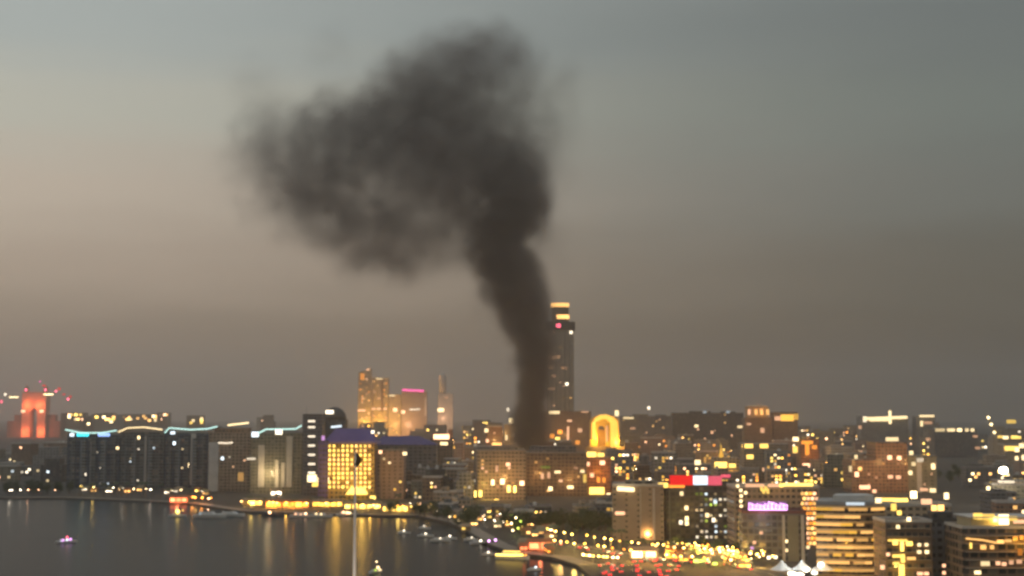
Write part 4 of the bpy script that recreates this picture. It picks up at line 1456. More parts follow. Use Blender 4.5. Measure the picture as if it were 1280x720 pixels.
def tree(kind, p, label, group, s=1.0):
    name, tr, cr, hh = TREE_KINDS[kind]
    t = thing(name, label, 'tree' if name != 'palm_tree' else 'palm tree', p, R.uniform(0, 6.28), group)
    t.scale = (s, s, s)
    link('trunk', tr, t)
    link('crown', cr, t, (0, 0, hh))
    return t


def seg(pts, n, jitter=0.0):
    out = []
    for k in range(n):
        t = (k + .5) / n * (len(pts) - 1)
        i = min(int(t), len(pts) - 2)
        p = pts[i].lerp(pts[i + 1], t - i)
        out.append(p + Vector((R.uniform(-jitter, jitter), R.uniform(-jitter, jitter), 0)))
    return out


def clear_of(p, r=4):
    return all((p.x - a) ** 2 + (p.y - b) ** 2 > (r + c) ** 2 for a, b, c in PLACED)


G = lambda *a: [on_ground(x, y) for x, y in a]
for lab, grp, kinds, line, n, jit, sc in (
        ('dark palm on the quay in front of the wavy-roofed apartment blocks', 'palms before the wavy-roofed blocks', (4, 5, 6), G((90, 619), (160, 621), (262, 626)), 22, 5, 1.1),
        ('dark leafy tree on the low shore by the unlit buildings', 'trees on the unlit shore', (0, 1, 2, 3), G((-30, 617), (30, 618), (84, 617)), 16, 8, 1.3),
        ('palm between the orange promenade lights below the golden hotel', 'palms below the golden hotel', (4, 5, 6), G((305, 634), (400, 636), (500, 639)), 18, 4, 1.0),
        ('dark leafy tree in the shore park beside the small boats', 'trees in the shore park by the boats', (0, 1, 2, 3), G((500, 641), (550, 645), (600, 660)), 26, 16, 1.2),
        ('dark leafy tree filling the garden in front of the dark brown block', 'trees in the garden by the road', (0, 1, 2, 3), G((640, 660), (690, 662), (725, 660), (758, 668)), 44, 16, 1.3),
        ('palm along the lamp-lit road kerb', 'palms along the lamp-lit road', (4, 5, 6), G((690, 677), (760, 688), (830, 698), (900, 702)), 18, 1.5, 1.0),
        ('leafy tree among street lights below the red-sign tower', 'trees below the red-sign tower', (0, 1, 2, 3), G((838, 690), (880, 692), (925, 698)), 14, 5, .9),
        ('dark leafy tree in the unlit park on the far side of town', 'trees in the dark park', (0, 1, 2, 3), G((1175, 590), (1205, 600), (1235, 606)), 14, 40, 1.3)):
    for p in seg(line, n, jit):
        if clear_of(p, 1.5):
            tree(R.choice(kinds), Vector((p.x, p.y, 1.5)), lab, grp, sc * R.uniform(.8, 1.25))
green_p = on_ground(648, 668)
gt = tree(1, Vector((green_p.x, green_p.y, 1.5)), 'green-lit leafy tree with bright lamps in it near the yellow boat', None, 1.5)
for dx, dy, dz, c, s in ((-2, -3, 5, 'cream', 6.0), (1.5, -3.4, 3, 'green', 3.0), (-1, -3.6, 2, 'cream', 5.0), (2.6, -3, 6, 'green', 2.4), (0, -2.4, 7.5, 'cream', 5.0)):
    MB().lathe([(.15, -.45), (.5, -.2), (.5, .2), (.15, .45)], 8).build('tree_lamp', glow(c, s, True), gt, True).location = (dx, dy, dz)
lamp_or_fill(gt, (0, -5, 3), 'green', 1500, .4)

# ------------------------------------------------------------------ street lamps
POLE = principled('lamp_pole', (.15, .15, .15), .5, .5)
LAMP_MESH = {}


def street_lamp(p, label, group, col, s, h=8.0, r=.55, power=0, arm=1.0):
    key = (h, arm)
    if key not in LAMP_MESH:
        LAMP_MESH[key] = MB().tube([(0, 0, -.3), (0, 0, h * .8), (0, -.05, h), (0, -arm, h + .15)], [.16, .11, .09, .07], 6).mesh('lamp_pole', POLE)
    hk = (col, s, r)
    if hk not in LAMP_MESH:
        LAMP_MESH[hk] = MB().lathe([(.12, r * .7), (r, .25 * r), (r, -.35 * r), (.2 * r, -.7 * r)], 10).mesh('lamp_globe', glow(col, s, True))
    t = thing('street_lamp', label, 'street lamp', p, R.uniform(-.6, .6), group)
    link('pole', LAMP_MESH[key], t)
    link('lamp_head', LAMP_MESH[hk], t, (0, -arm, h))
    if power:
        lamp_or_fill(t, (0, -arm - .6, h - .4), col, power, .5)
    return t


def lamps(line, n, jit, label, group, cols, s, h=8.0, r=.55, power=0, every=3):
    for k, p in enumerate(seg(line, n, jit)):
        street_lamp(Vector((p.x, p.y, 1.5)), label, group, R.choice(cols), R.choice(s), h, r, power if k % every == 0 else 0)


lamps(G((92, 618), (160, 621), (262, 625)), 14, 6, 'white street lamp on the quay below the wavy-roofed apartment blocks', 'lamps below the wavy-roofed blocks', ['white', 'cream', 'yellow', 'cool'], (4.0, 7.0, 12.0), 8, .8, 1800, 3)
lamps(G((4, 622), (30, 621), (75, 621)), 6, 5, 'lone white street lamp on the low unlit shore', 'lamps on the unlit shore', ['white', 'peach'], (5.0, 9.0), 7, .7, 700, 3)
lamps(G((232, 627), (262, 630)), 9, 5, 'orange lamp in the cluster by the bare pale end wall', 'orange lamps by the pale end wall', ['orange', 'peach', 'orange'], (6.0, 10.0), 5, .8, 3000, 2)
lamps(G((302, 634), (360, 636), (440, 637), (470, 640), (520, 641)), 26, 4, 'golden lamp on the restaurant promenade below the golden hotel', 'golden lamps on the restaurant promenade', ['gold', 'orange', 'yellow', 'warm'], (5.0, 8.0, 12.0), 5, .8, 3500, 3)
lamps(G((510, 636), (560, 641), (600, 650), (640, 662)), 42, 18, 'small warm path lamp in the shore park by the boats', 'path lamps in the shore park', ['peach', 'cream', 'warm', 'white', 'gold'], (4.0, 7.0, 11.0), 5, .45, 2200, 4)
lamps(G((690, 677.5), (760, 688.5), (830, 699), (900, 703), (960, 712)), 24, 2.2, 'golden lamp on the pavement of the lamp-lit road', 'lamps along the lamp-lit road', ['gold', 'warm', 'yellow'], (4.0, 8.0, 14.0), 7, .65, 6500, 2)
lamps(G((670, 686), (740, 694), (800, 704), (850, 709), (940, 716)), 24, 2.6, 'golden lamp on the water-side pavement of the lamp-lit road', 'lamps on the water side of the road', ['gold', 'warm', 'yellow', 'orange'], (3.0, 7.0, 13.0), 6, .65, 6500, 2)
lamps(G((724, 704), (745, 707), (775, 709)), 10, 1.0, 'pale yellow quay lamp by the water end of the road', 'quay lamps at the road end', ['yellow', 'cream'], (5.0, 8.0), 5, .7, 1500, 2)
lamps(G((835, 690), (880, 698), (925, 700), (940, 712)), 70, 15, 'warm street lamp in the square below the red-sign tower', 'lamps in the square below the red sign', ['warm', 'cream', 'yellow', 'gold', 'orange', 'green'], (3.0, 7.0, 13.0), 6, .5, 3500, 4)
lamps(G((560, 570), (700, 566), (860, 570), (1050, 572)), 26, 140, 'distant street lamp in the hazy town behind the smoke base', 'street lamps in the hazy town', ['peach', 'cream', 'warm'], (9.0, 18.0), 14, 1.2, 20000, 2)
lamps(G((500, 590), (620, 600), (760, 596), (920, 588), (1060, 600)), 48, 60, 'street lamp among the mid-town roofs', 'street lamps among the mid-town roofs', ['peach', 'cream', 'warm', 'orange', 'gold'], (6.0, 14.0), 11, .75, 26000, 1)


# ------------------------------------------------------------------ promenade pavilions
def pavilion(px0, px1, py, label, roofcol, lightcol, s, power, name='restaurant_pavilion', cat='restaurant', group=None, h=5.0):
    a, b = on_ground(px0, py), on_ground(px1, py)
    W = (b - a).length / 2
    c = (a + b) / 2
    t = thing(name, label, cat, (c.x, c.y + 3, 1.5), math.atan2(b.y - a.y, b.x - a.x), group)
    wh = h - 1.8
    MB().box(-W, W, -3, 4, -1, h).build('wall', principled('pavilion_wall', (.35, .26, .18), .8), t)
    MB().prism([(-W - 1, -5.5), (W + 1, -5.5), (W + 1, 5), (-W - 1, 5)], h, h + 1.8, [(-W, -1), (W, -1), (W, 1), (-W, 1)]).build('roof', principled(roofcol[0], roofcol[1], .8), t)
    n = max(2, int(W / 2.6))
    for k in range(n):
        x = -W + (k + .5) * 2 * W / n
        if R.random() < .85:
            link('lit_window', panel(2 * W / n * .76, wh, glow(lightcol, R.choice([s * .7, s, s * 1.3]), True)), t, (x, -3.02, h * .5 + .1))
    if power:
        lamp_or_fill(t, (0, -9, 3), lightcol, power, 1)
    return t


pavilion(303, 328, 632.5, 'small promenade restaurant with pale yellow lamps, at the pale fins block', ('roof_tan', (.3, .22, .14)), 'yellow', 4.5, 3000)
pavilion(332, 352, 634.5, 'deep orange glowing restaurant on the promenade, next to the yellow one', ('roof_rust', (.3, .13, .06)), 'orange', 4.2, 16000)
pavilion(353, 386, 634.5, 'longest orange glowing restaurant on the promenade', ('roof_rust', (.3, .13, .06)), 'orange', 4.6, 20000)
pavilion(390, 428, 634, 'promenade restaurant with a thin golden window line before the golden hotel', ('roof_tan', (.3, .22, .14)), 'gold', 3.4, 4000)
pavilion(430, 476, 637, 'promenade restaurant with golden windows behind the flagpole', ('roof_tan', (.3, .22, .14)), 'yellow', 3.0, 4000)
pavilion(478, 518, 640, 'long low restaurant with a bright yellow strip, at the east end of promenade', ('roof_tan', (.3, .22, .14)), 'yellow', 2.6, 3500).__setitem__('label', 'long low restaurant with a yellow window strip beside the shore park')
pavilion(212, 234, 628.5, 'orange-lit shore cafe with one long peach strip, near the bare pale end wall', ('roof_rust', (.3, .13, .06)), 'salmon', 4.0, 5000)
pavilion(605, 632, 646, 'bright cream-lit terrace cafe above the small boats', ('roof_tan', (.3, .22, .14)), 'yellow', 4.5, 4000)
pavilion(522, 541, 622, 'white-lit shop with a glowing canopy behind the shore park', ('roof_tan', (.3, .22, .14)), 'cream', 4.0, 3000)
pavilion(338, 352, 620, 'small shop with bright white lamps under the arching roof light', ('roof_tan', (.3, .22, .14)), 'white', 4.5, 3000)
pavilion(360, 384, 616, 'white-lit terrace shop below the dark stair tower', ('roof_tan', (.3, .22, .14)), 'white', 4.5, 3000)
pavilion(836, 857, 697, 'orange-roofed kiosk row in the square below the red sign', ('roof_rust', (.3, .13, .06)), 'orange', 3.0, 3000)
pavilion(660, 690, 688, 'red-orange lit waterside restaurant beside the yellow boat', ('roof_rust', (.3, .13, .06)), 'salmon', 4.0, 4000)
pavilion(788, 822, 699, 'cream-lit market hall by the lamp-lit road', ('roof_tan', (.3, .22, .14)), 'cream', 3.4, 2500)

KIOSKS = []


def kiosks(n, box, label, group, cols):
    made = 0
    for _ in range(n * 60):
        if made >= n:
            break
        px, py = R.uniform(box[0], box[1]), R.uniform(box[2], box[3])
        py += (px - box[0]) / (box[1] - box[0]) * box[4]
        p = on_ground(px, py)
        p.y += 3
        w = R.uniform(3.5, 7)
        if not clear_of(p, 3) or any((p - q).length < 9 for q in KIOSKS):
            continue
        KIOSKS.append(p)
        dp = w / p.y * F / 2
        pavilion(px - dp, px + dp, py, label, R.choice([('roof_tan', (.3, .22, .14)), ('roof_rust', (.3, .13, .06)), ('roof_olive', (.2, .2, .12))]), R.choice(cols), R.choice([2.0, 3.0, 4.5]), 900 if made % 3 == 0 else 0,
                 'market_kiosk', 'kiosk', group, R.choice([2.8, 3.2]))
        made += 1


kiosks(30, (575, 700, 640, 664, 12), 'small lit market kiosk in the shore park by the boat quay', 'kiosks in the shore park', ['gold', 'yellow', 'cream', 'warm', 'green'])
kiosks(7, (650, 690, 683, 690, 3), 'small orange-red kiosk beside the red-orange waterside restaurant', 'kiosks by the waterside restaurant', ['orange', 'salmon'])
kiosks(26, (838, 935, 688, 702, 10), 'small lit kiosk in the busy square below the red-sign tower', 'kiosks in the square below the red sign', ['gold', 'yellow', 'orange', 'warm', 'green'])
kiosks(14, (90, 262, 611, 616, 3), 'small lit shop at the foot of the wavy-roofed apartment blocks', 'shops at the foot of the wavy-roofed blocks', ['yellow', 'cream', 'warm', 'white'])


# ------------------------------------------------------------------ tent
def white_tent():
    c = at(1003, 708, 690)
    t = thing('event_tent', 'brightly lit white event tent with peaked canopy roofs at the banded block', 'tent', (c.x, 690, 1.5))
    fabric = principled('tent_fabric', (.75, .76, .74), .7, 0, .06, .5)
    W = 15
    for k in range(3):
        x0 = -W + k * 10
        m = MB()
        n = 8
        for j, (rr, zz) in enumerate(((1.0, 4.2), (.72, 5.0), (.45, 6.0), (.2, 7.4), (.03, 8.8))):
            for i in range(n):
                a = 2 * math.pi * (i + .5) / n
                m.v.append((x0 + 5 + 5.4 * rr * math.cos(a) / math.cos(math.pi / 8), 5.4 * rr * math.sin(a) / math.cos(math.pi / 8), zz))
        for j in range(4):
            for i in range(n):
                m.f.append((j * n + i, j * n + (i + 1) % n, (j + 1) * n + (i + 1) % n, (j + 1) * n + i))
        m.build('canopy', fabric, t)
        for dx in (.4, 9.6):
            MB().tube([(x0 + dx, -5.2, -.2), (x0 + dx, -5.2, 4.2)], .12, 6).build('tent_pole', POLE, t)
    for px, py, w, h, s in ((1008, 712, 3.0, 2.4, 4.0), (1026, 706, 3.0, 2.6, 4.5), (990, 717, 4.0, 2.2, 4.0), (1018, 716, 3, 2, 3.0), (1000, 718, 4, 2, 3.0)):
        q = at(px, py, 683)
        MB().lathe([(.2, -h / 2), (w / 2, -h / 4), (w / 2, h / 4), (.2, h / 2)], 10).build('tent_lamp', glow('white', s, True), t, True).location = (q.x - c.x, -7, q.z - 1.5)
    lamp_or_fill(t, (0, -16, 12), 'white', 4000, 1)
    lamp_or_fill(t, (-4, -2, 14), 'cool', 2500, 1)


white_tent()


# ------------------------------------------------------------------ boats
HULL_W = principled('boat_white', (.6, .6, .58), .4)
HULL_D = principled('boat_dark', (.05, .06, .08), .4)
GLASS_D = principled('boat_glass', (.02, .025, .03), .15)


def hull_mesh(L, B, hgt):
    m = MB()
    st_ = [(-.5, .8), (-.3, .98), (0, 1.0), (.25, .8), (.4, .45), (.5, .03)]
    for t, w in st_:
        lift = max(0, t) ** 2 * hgt * .8
        m.v += [(t * L, -B / 2 * w, hgt + lift), (t * L, -B / 2 * w * .7, -.4), (t * L, B / 2 * w * .7, -.4), (t * L, B / 2 * w, hgt + lift)]
    for i in range(len(st_) - 1):
        for k in range(4):
            m.f.append((i * 4 + k, i * 4 + (k + 1) % 4, i * 4 + 4 + (k + 1) % 4, i * 4 + 4 + k))
    m.f += [(3, 2, 1, 0), tuple(len(st_) * 4 - 4 + k for k in range(4))]
    return m


def boat(px, py, L, rz, label, lights, mat=HULL_W, group=None, mast=0):
    p = on_ground(px, py, 0)
    t = thing('motor_yacht' if not mast else 'sailing_yacht', label, 'boat', (p.x, p.y, .25), rz, group)
    B, h = L * .27, L * .085
    hull_mesh(L, B, h).build('hull', mat, t)
    cab = MB().prism([(-L * .32, -B * .38), (L * .12, -B * .36), (L * .22, -B * .15), (L * .22, B * .15), (L * .12, B * .36), (-L * .32, B * .38)], h * .9, h + L * .09,
               [(-L * .32, -B * .34), (L * .06, -B * .3), (L * .12, -B * .12), (L * .12, B * .12), (L * .06, B * .3), (-L * .32, B * .34)]).build('cabin', mat, t)
    MB().box(-L * .2, L * .05, -B * .27, B * .27, h + L * .09, h + L * .115).build('flybridge', GLASS_D, cab)
    if mast:
        MB().tube([(0, 0, h), (0, 0, h + mast)], [.18, .08], 6).build('mast', POLE, t)
    for x, y, z, r, c, s in lights:
        MB().lathe([(.1 * r, -r), (r, -.4 * r), (r, .4 * r), (.1 * r, r)], 8).build('deck_lamp', glow(c, s, True), t, True).location = (x, y, z)
    return t


boat(83, 678.5, 13, .5, 'small motor boat with a cluster of pale violet lamps, alone on the open water', [(0, -2, 3.4, .8, 'rose', 2.2), (-2.6, -2, 1.6, .9, 'violet', 1.2), (2, -2, 2, .9, 'violet', 1.4), (0, -2, 1.8, .7, 'cool', 1.6), (-3.6, -1, .9, .7, 'cool', 1.0)])
boat(222, 646, 14, .2, 'moored boat with one strong yellow deck lamp, below the orange shore cafe', [(0, -2.2, 4.0, 1.5, 'yellow', 5.0), (4, -2, 5, .6, 'yellow', 2.0)])
boat(262, 647, 26, .1, 'long unlit grey motor yacht moored at the quay', [(-7, -3, 3, .4, 'cool', 1.0)], HULL_W)
boat(289, 645.5, 22, 0, 'shorter unlit grey motor yacht beside the long one', [(5, -3, 3, .4, 'cool', .8)], HULL_W)
boat(341, 645.5, 18, 0, 'moored yacht with one peach lamp, below the orange restaurants', [(-2, -3, 3, .9, 'peach', 6.0)], HULL_D)
boat(378, 646.5, 20, 0, 'moored white yacht with pink-white lamps below the longest orange restaurant', [(-5, -3, 2.4, .7, 'peach', 2.4), (3, -3, 2.8, .9, 'peach', 5.0), (-1, -3, 2.2, .6, 'peach', 2.0)])
boat(402, 646.5, 18, 0, 'pale moored yacht with faint cream deck lamps, near the flagpole', [(-4, -3, 2.6, .8, 'cream', 2.0), (0, -3, 2.4, .8, 'cream', 2.0)])
boat(434, 645, 18, .1, 'moored yacht with broad cream lamps, nearest the flagpole', [(-3, -3, 3, 1.2, 'peach', 2.6), (0, -3, 2.6, 1.3, 'peach', 3.0), (2, -3, 2.4, 1.0, 'cream', 2.6)])
boat(470, 716, 9, .9, 'small yacht with a lit mast and green-white lamps on the dark water', [(0, -1.4, 2.6, .8, 'cream', 2.4), (-1.8, -1.4, 1.4, .6, 'green', 1.2), (1.6, -1.4, 1.2, .6, 'cream', 1.8), (0, -.4, 5.4, .5, 'cream', 2.6)], HULL_W, None, 7)
boat(614, 681, 12, .4, 'boat with two violet lamps at the boat quay', [(-2.4, -2.2, 2.4, .8, 'violet', 3.0), (2.0, -2.2, 2.8, .8, 'violet', 3.0)], HULL_D)
boat(612, 694, 9, .2, 'little boat with one white lamp, just off the yellow-striped boat', [(-1, -1.5, 1.6, .6, 'white', 3.0)])
boat(668, 713, 8, .5, 'little boat with one faint lamp, farthest out from the lamp-lit road', [(0, -1.5, 1.6, .55, 'cool', 2.2)])
yb = boat(641, 699, 20, -.35, 'tour boat edged with one long glowing yellow strip', [(6, -2, 2.6, .7, 'orange', 2.6), (8, -1, 2.4, .6, 'orange', 2.6)])
MB().tube([(-9, -3.1, 2.2), (0, -3.3, 2.3), (7, -2.6, 2.6)], .62, 6).build('light_strip', glow('yellow', 3.4, True), yb)
MB().tube([(-5, -1.8, 4.2), (5, -1.6, 4.2)], .5, 6).build('light_strip', glow('yellow', 1.6, True), yb)
for i, (px, py) in enumerate(((505, 667), (532, 671), (550, 677), (563, 674), (590, 676), (600, 680), (531, 661))):
    words_ = ['lowest left', '', '', '', '', '', '']
    boat(px, py, 9 + i % 3 * 2, R.uniform(-.4, .4), 'small moored boat with a faint white lamp off the shore park', [(0, -1.6, 2.0, .55, 'white', R.choice([2.0, 3.5, 5.0]))], HULL_W, 'small boats moored off the shore park')


# ------------------------------------------------------------------ flagpole in front
def flagpole():
    D = 480
    p = at(444.5, 560, D)
    t = thing('flagpole', 'tall pale flagpole rising from the water in front of the golden hotel', 'flagpole', (p.x, D, 0))
    pm = principled('pole_white', (.7, .68, .66), .45)
    MB().tube([(0, 0, -2), (0, 0, 25), (0, 0, 45), (0, 0, p.z - .6)], [.62, .55, .45, .2], 12).build('pole', pm, t, True)
    MB().lathe([(.1, p.z - .9), (.5, p.z - .6), (.5, p.z - .3), (.1, p.z)], 10).build('finial', principled('finial_gold', (.6, .45, .15), .35, .8), t, True)
    MB().lathe([(4, -3), (4, .9), (3.2, 1.1), (1.2, 1.4), (1.2, 2.6)], 18).build('base', principled('pier_stone', (.3, .28, .25), .85), t)
    sl = bpy.data.lights.new('lamp_or_fill', 'SPOT')  # spot added at the base to brighten the pole, no fitting modelled
    sl.energy = 38000
    sl.color = (1, .78, .6)
    sl.spot_size = math.radians(26)
    sl.spot_blend = .4
    sl.shadow_soft_size = .5
    sp = link('lamp_or_fill', sl, t, (0, -14, 3))
    sp.rotation_euler = (math.radians(180 - 22), 0, 0)
    # furled dark flag hanging beside the pole
    m = MB()
    nx, nz = 8, 9
    for j in range(nz):
        for i in range(nx):
            u, v = i / (nx - 1), j / (nz - 1)
            wd = 2.3 * math.sin(math.pi * (.12 + .83 * v)) ** .8
            m.v.append((-.2 + u * wd, .35 * math.sin(u * 9 + v * 3), p.z - 1.2 - v * 4.6 - u * .9))
    for j in range(nz - 1):
        for i in range(nx - 1):
            m.f.append((j * nx + i, j * nx + i + 1, (j + 1) * nx + i + 1, (j + 1) * nx + i))
    fo = m.build('flag', principled('flag_cloth', (.1, .065, .03), .85), None)
    fo.modifiers.new('cloth_thickness', 'SOLIDIFY').thickness = .04
    fo.location = (p.x, D, 0)
    tag(fo, 'dark furled flag hanging from the tall pale flagpole', 'flag')


flagpole()


# ------------------------------------------------------------------ cars on the lamp-lit road
def car_proto():
    t = thing('parked_car', '', None, (0, 0, -50))
    paint = principled('car_paint', (.25, .24, .23), .35, .3)
    prof = [(-2.2, .35), (-2.25, .8), (-1.9, .95), (-1.35, 1.0), (-.8, 1.45), (.6, 1.47), (1.25, 1.0), (2.1, .85), (2.25, .6), (2.2, .35)]
    m = MB()
    n = len(prof)
    for y in (-.85, .85):
        m.v += [(x, y * (.86 if z > 1.1 else 1), z) for x, z in prof]
    m.f = [tuple(range(n)), tuple(reversed(range(n, 2 * n)))] + [(i, n + i, n + (i + 1) % n, (i + 1) % n) for i in range(n)]
    m.build('body', paint, t)
    for x in (-1.4, 1.4):
        for y in (-.82, .82):
            w = MB().lathe([(.2, -.12), (.34, -.1), (.34, .1), (.2, .12)], 12).build('wheel', principled('tyre', (.02, .02, .02), .8), t)
            w.rotation_euler = (math.pi / 2, 0, 0)
            w.location = (x, y, .34)
    for y in (-.6, .6):
        MB().box(-2.32, -2.2, y - .28, y + .28, .62, .98).build('tail_light', glow('red', 4.5, True), t)
        MB().box(2.2, 2.3, y - .22, y + .22, .58, .82).build('headlight', glow('cream', 12.0, True), t)
    MB().box(-.7, .5, -.76, .76, 1.08, 1.38).build('window', GLASS_D, t)
    return t


proto = car_proto()
used_proto = False
for lane, off, n, lab, grp, flip in (('a', -2.2, 14, 'car with red tail lights queuing down the lamp-lit road', 'cars queuing away down the road', False), ('b', 2.4, 10, 'car with cream headlights coming up the lamp-lit road', 'cars coming up the road', True)):
    for k in range(n):
        t = .2 + (k + R.uniform(.1, .9)) / n * (len(ROAD) - 2.4)
        i = min(int(t), len(ROAD) - 2)
        a, b = ROAD[i], ROAD[i + 1]
        p = a.lerp(b, t - i)
        d = (b - a).normalized()
        nr = Vector((-d.y, d.x, 0))
        c = proto if not used_proto else copy_tree(proto)
        used_proto = True
        c.location = (p.x + nr.x * off, p.y + nr.y * off, 1.51)
        ang = math.atan2(d.y, d.x)
        c.rotation_euler = (0, 0, ang + (math.pi if not flip else 0))
        tag(c, lab, 'car', grp)
        c.name = 'queuing_car'
# a parking terrace at the water's edge, full of red tail lights
spots = []
while len(spots) < 30:
    p = on_ground(R.uniform(750, 850), R.uniform(702, 722))
    if all((p - q).length > 4.2 for q in spots):
        spots.append(p)
for p in spots:
    c = copy_tree(proto)
    c.location = (p.x, p.y, 1.51)
    c.rotation_euler = (0, 0, math.radians(R.uniform(55, 125)))
    tag(c, 'car with glowing red tail lights on the waterside parking ground', 'car', 'cars on the waterside parking ground')
    c.name = 'parked_car'


# ------------------------------------------------------------------ smoke
SMOKE_D = 2000
BLOBS = [  # photo x, y, radius, depth offset (m), strength
    (664, 558, 23, 0, 10), (665, 538, 25, 0, 10), (666, 514, 26, 0, 9), (668, 490, 27, 0, 8), (667, 468, 28, 3, 6), (666, 446, 31, 0, 4.5), (664, 424, 34, 0, 4), (660, 402, 39, 4, 4), (655, 382, 41, 0, 3.6),
    (646, 360, 41, -5, 3.4), (632, 342, 41, 0, 3.2), (621, 322, 43, 5, 3), (622, 300, 46, 0, 3.0), (628, 276, 53, 0, 2.6), (636, 250, 59, 0, 2.2), (660, 330, 26, 0, .6), (664, 268, 36, 0, .9), (643, 222, 56, 8, 2.0),
    (655, 196, 54, 0, .85), (640, 160, 70, 10, .7), (650, 115, 56, 0, .45), (612, 92, 64, -10, 1.1), (585, 62, 46, 10, 1.2), (620, 50, 38, 0, .8), (650, 72, 42, 0, .45),
    (555, 105, 70, 0, 1.4), (570, 165, 92, 15, 1.3), (515, 125, 66, -10, 1.4), (535, 215, 94, -10, 1.3), (485, 160, 74, 10, 1.4), (600, 225, 84, 0, 1.1),
    (442, 172, 74, 0, 1.05), (405, 156, 58, 10, .8), (395, 205, 78, -10, .9), (348, 190, 68, 0, .6), (330, 158, 54, 10, .45), (304, 190, 50, 0, .28),
    (362, 245, 66, 0, .75), (420, 265, 68, 0, 1.2), (436, 228, 50, 0, .9), (400, 235, 44, -10, .6), (478, 284, 70, 10, 1.15), (450, 312, 48, -10, .7), (530, 300, 60, 0, .9), (575, 296, 56, 0, .9), (500, 325, 44, 0, .45),
    (712, 92, 30, 0, .34), (702, 122, 34, 0, .34), (408, 66, 38, 0, .15), (420, 40, 30, 0, .08), (322, 112, 48, 0, .2), (692, 215, 40, 0, .34), (688, 312, 42, 0, .24), (675, 285, 38, 0, .4), (285, 225, 46, 0, .08), (694, 165, 44, 0, .34), (604, 380, 26, 0, .22), (697, 440, 20, 0, .25), (692, 392, 20, 0, .35)]


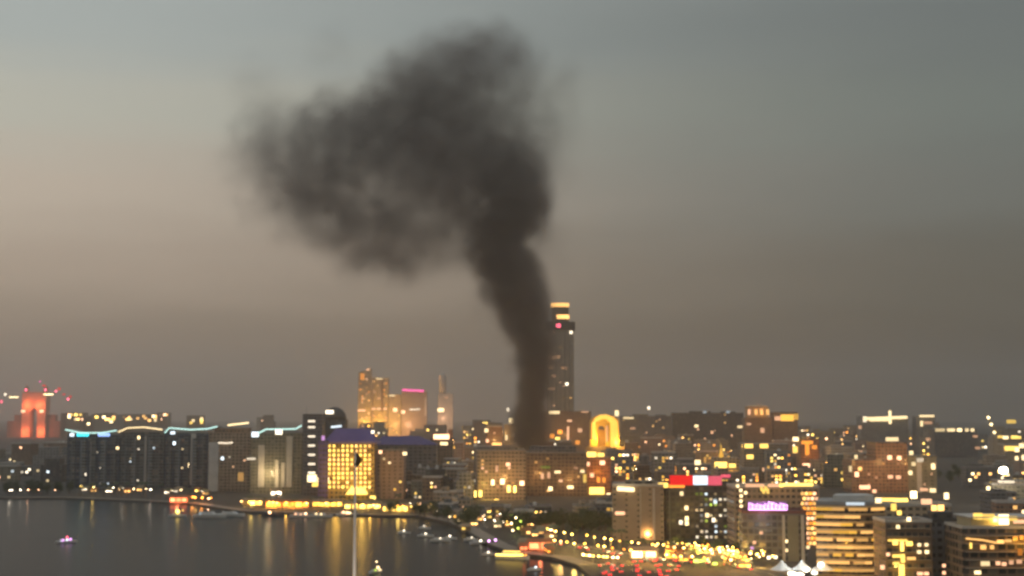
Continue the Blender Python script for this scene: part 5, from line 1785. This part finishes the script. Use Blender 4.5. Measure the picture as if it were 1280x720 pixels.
def build_smoke():
    c0 = at(560, 540, SMOKE_D)
    sc = SMOKE_D / F
    blobs = []
    for x, y, r, dz, s in BLOBS:
        p = at(x, y, SMOKE_D)
        p.y += dz * sc * 2
        blobs.append((p, r * sc, s if s >= 1.8 or y > 320 else s * .72))   # the spread cloud is thinner than the rising column
    # the plume's own outline
    me = bpy.data.meshes.new('smoke_outline')
    import bmesh
    bm = bmesh.new()
    for p, r, s in blobs:
        if s < .3:
            continue
        bmesh.ops.create_icosphere(bm, subdivisions=2, radius=r * .86, matrix=Matrix.Translation(p - c0))
    bm.to_mesh(me)
    bm.free()
    tmp = bpy.data.objects.new('smoke_tmp', me)
    COL.objects.link(tmp)
    rm = tmp.modifiers.new('join_puffs', 'REMESH')
    rm.mode = 'VOXEL'
    rm.voxel_size = 9.0
    dg = bpy.context.evaluated_depsgraph_get()
    hull = bpy.data.meshes.new_from_object(tmp.evaluated_get(dg))
    bpy.data.objects.remove(tmp)
    for v in hull.vertices:
        q = Vector(v.co) / 60
        v.co += mnoise.noise_vector(q) * 12 + mnoise.noise_vector(q * 2.7) * 5
    hm = bpy.data.materials.new('smoke_edge')
    hm.use_nodes = True
    nt = hm.node_tree
    nt.nodes.clear()
    out = nt.nodes.new('ShaderNodeOutputMaterial')
    tr = nt.nodes.new('ShaderNodeBsdfTransparent')
    rgb = nt.nodes.new('ShaderNodeRGB')
    rgb.outputs[0].default_value = (1, 1, 1, 1)
    nt.links.new(rgb.outputs[0], tr.inputs[0])
    nt.links.new(tr.outputs[0], out.inputs['Surface'])
    hull.materials.clear()
    hull.materials.append(hm)
    root = link('smoke_plume', hull, None, c0)
    tag(root, 'huge dark smoke plume rising from the town and spreading across the sky', 'smoke')
    # the smoke itself: a density grid computed from puffs and turbulence
    vm = bpy.data.materials.new('dark_smoke')
    vm.use_nodes = True
    nt = vm.node_tree
    nt.nodes.clear()
    out = nt.nodes.new('ShaderNodeOutputMaterial')
    pv = nt.nodes.new('ShaderNodeVolumePrincipled')
    pv.inputs['Color'].default_value = (.27, .25, .24, 1)
    pv.inputs['Density'].default_value = .018
    pv.inputs['Anisotropy'].default_value = .2
    nt.links.new(pv.outputs[0], out.inputs['Volume'])
    vm.cycles.volume_step_rate = 2.0
    g = bpy.data.node_groups.new('smoke_density', 'GeometryNodeTree')
    g.interface.new_socket('Geometry', in_out='INPUT', socket_type='NodeSocketGeometry')
    g.interface.new_socket('Geometry', in_out='OUTPUT', socket_type='NodeSocketGeometry')
    N, L = g.nodes.new, g.links.new
    go = N('NodeGroupOutput')
    cube = N('GeometryNodeVolumeCube')
    lo = Vector((min(p.x - r for p, r, s in blobs), min(p.y - r for p, r, s in blobs), min(p.z - r for p, r, s in blobs))) - c0 - Vector((30, 30, 0))
    hi = Vector((max(p.x + r for p, r, s in blobs), max(p.y + r for p, r, s in blobs), max(p.z + r for p, r, s in blobs))) - c0 + Vector((30, 30, 30))
    cube.inputs['Min'].default_value = lo
    cube.inputs['Max'].default_value = hi
    vox = 5.0
    for ax, nm in enumerate(('Resolution X', 'Resolution Y', 'Resolution Z')):
        cube.inputs[nm].default_value = int((hi[ax] - lo[ax]) / vox)
    pos = N('GeometryNodeInputPosition')

    def noise3(scale, detail, rough=.55):
        t = N('ShaderNodeTexNoise')
        t.inputs['Scale'].default_value = scale
        t.inputs['Detail'].default_value = detail
        t.inputs['Roughness'].default_value = rough
        L(pos.outputs[0], t.inputs['Vector'])
        return t

    def vmath(op, a, b=None, scale=None):
        q = N('ShaderNodeVectorMath')
        q.operation = op
        for i, v in enumerate((a, b)):
            if v is None:
                continue
            if isinstance(v, (tuple, Vector)):
                q.inputs[i].default_value = v
            else:
                L(v, q.inputs[i])
        if scale is not None:
            q.inputs['Scale'].default_value = scale
        return q.outputs['Value' if op in ('DISTANCE', 'LENGTH') else 'Vector']

    def m_(op, a, b=None, c=None):
        q = N('ShaderNodeMath')
        q.operation = op
        for i, v in enumerate((a, b, c)):
            if v is None:
                continue
            if isinstance(v, (int, float)):
                q.inputs[i].default_value = v
            else:
                L(v, q.inputs[i])
        return q.outputs[0]
    w1 = noise3(.014, 3)
    w2 = noise3(.034, 5, .6)
    off = vmath('SCALE', vmath('SUBTRACT', w1.outputs['Color'], (.5, .5, .5)), None, 60.0)
    off2 = vmath('SCALE', vmath('SUBTRACT', w2.outputs['Color'], (.5, .5, .5)), None, 46.0)
    sz = N('ShaderNodeSeparateXYZ')
    L(pos.outputs[0], sz.inputs[0])
    calm = N('ShaderNodeMapRange')          # the column sways less near its foot
    calm.inputs['From Min'].default_value = 0
    calm.inputs['From Max'].default_value = 330
    calm.inputs['To Min'].default_value = .55
    calm.inputs['To Max'].default_value = 1
    L(sz.outputs[2], calm.inputs['Value'])
    osum = N('ShaderNodeVectorMath')
    osum.operation = 'SCALE'
    L(vmath('ADD', off, off2), osum.inputs[0])
    L(calm.outputs[0], osum.inputs['Scale'])
    pw = vmath('ADD', pos.outputs[0], osum.outputs[0])
    total = None
    for p, r, s in blobs:
        d = vmath('DISTANCE', pw, p - c0)
        mr = N('ShaderNodeMapRange')
        mr.interpolation_type = 'SMOOTHSTEP'
        mr.inputs['From Min'].default_value = r * 1.18
        mr.inputs['From Max'].default_value = r * .2
        mr.inputs['To Min'].default_value = 0
        mr.inputs['To Max'].default_value = s
        L(d, mr.inputs['Value'])
        total = mr.outputs[0] if total is None else m_('ADD', total, mr.outputs[0])
    total = m_('MINIMUM', total, 9.0)
    det = noise3(.028, 5, .6)
    dmul = N('ShaderNodeMapRange')
    dmul.inputs['From Min'].default_value = .34
    dmul.inputs['From Max'].default_value = .62
    dmul.inputs['To Min'].default_value = .25
    dmul.inputs['To Max'].default_value = 1.25
    L(det.outputs[0], dmul.inputs['Value'])
    dens = m_('MULTIPLY', total, dmul.outputs[0])
    L(dens, cube.inputs['Density'])
    sm = N('GeometryNodeSetMaterial')
    sm.inputs['Material'].default_value = vm
    L(cube.outputs[0], sm.inputs['Geometry'])
    L(sm.outputs[0], go.inputs[0])
    vd = bpy.data.volumes.new('smoke')
    vd.materials.append(vm)
    vo = link('smoke', vd, root)
    md = vo.modifiers.new('density', 'NODES')
    md.node_group = g


build_smoke()


# ------------------------------------------------------------------ haze
def build_haze():
    hz = bpy.data.materials.new('evening_haze')
    hz.use_nodes = True
    nt = hz.node_tree
    nt.nodes.clear()
    out = nt.nodes.new('ShaderNodeOutputMaterial')
    pv = nt.nodes.new('ShaderNodeVolumePrincipled')
    pv.inputs['Color'].default_value = (.855, .825, .80, 1)
    pv.inputs['Density'].default_value = 1.0e-4
    pv.inputs['Anisotropy'].default_value = .8
    nt.links.new(pv.outputs[0], out.inputs['Volume'])
    o = MB().box(-19500, 19500, -3000, 21500, -4, 760).build('haze', hz)
    o['kind'] = 'stuff'


build_haze()
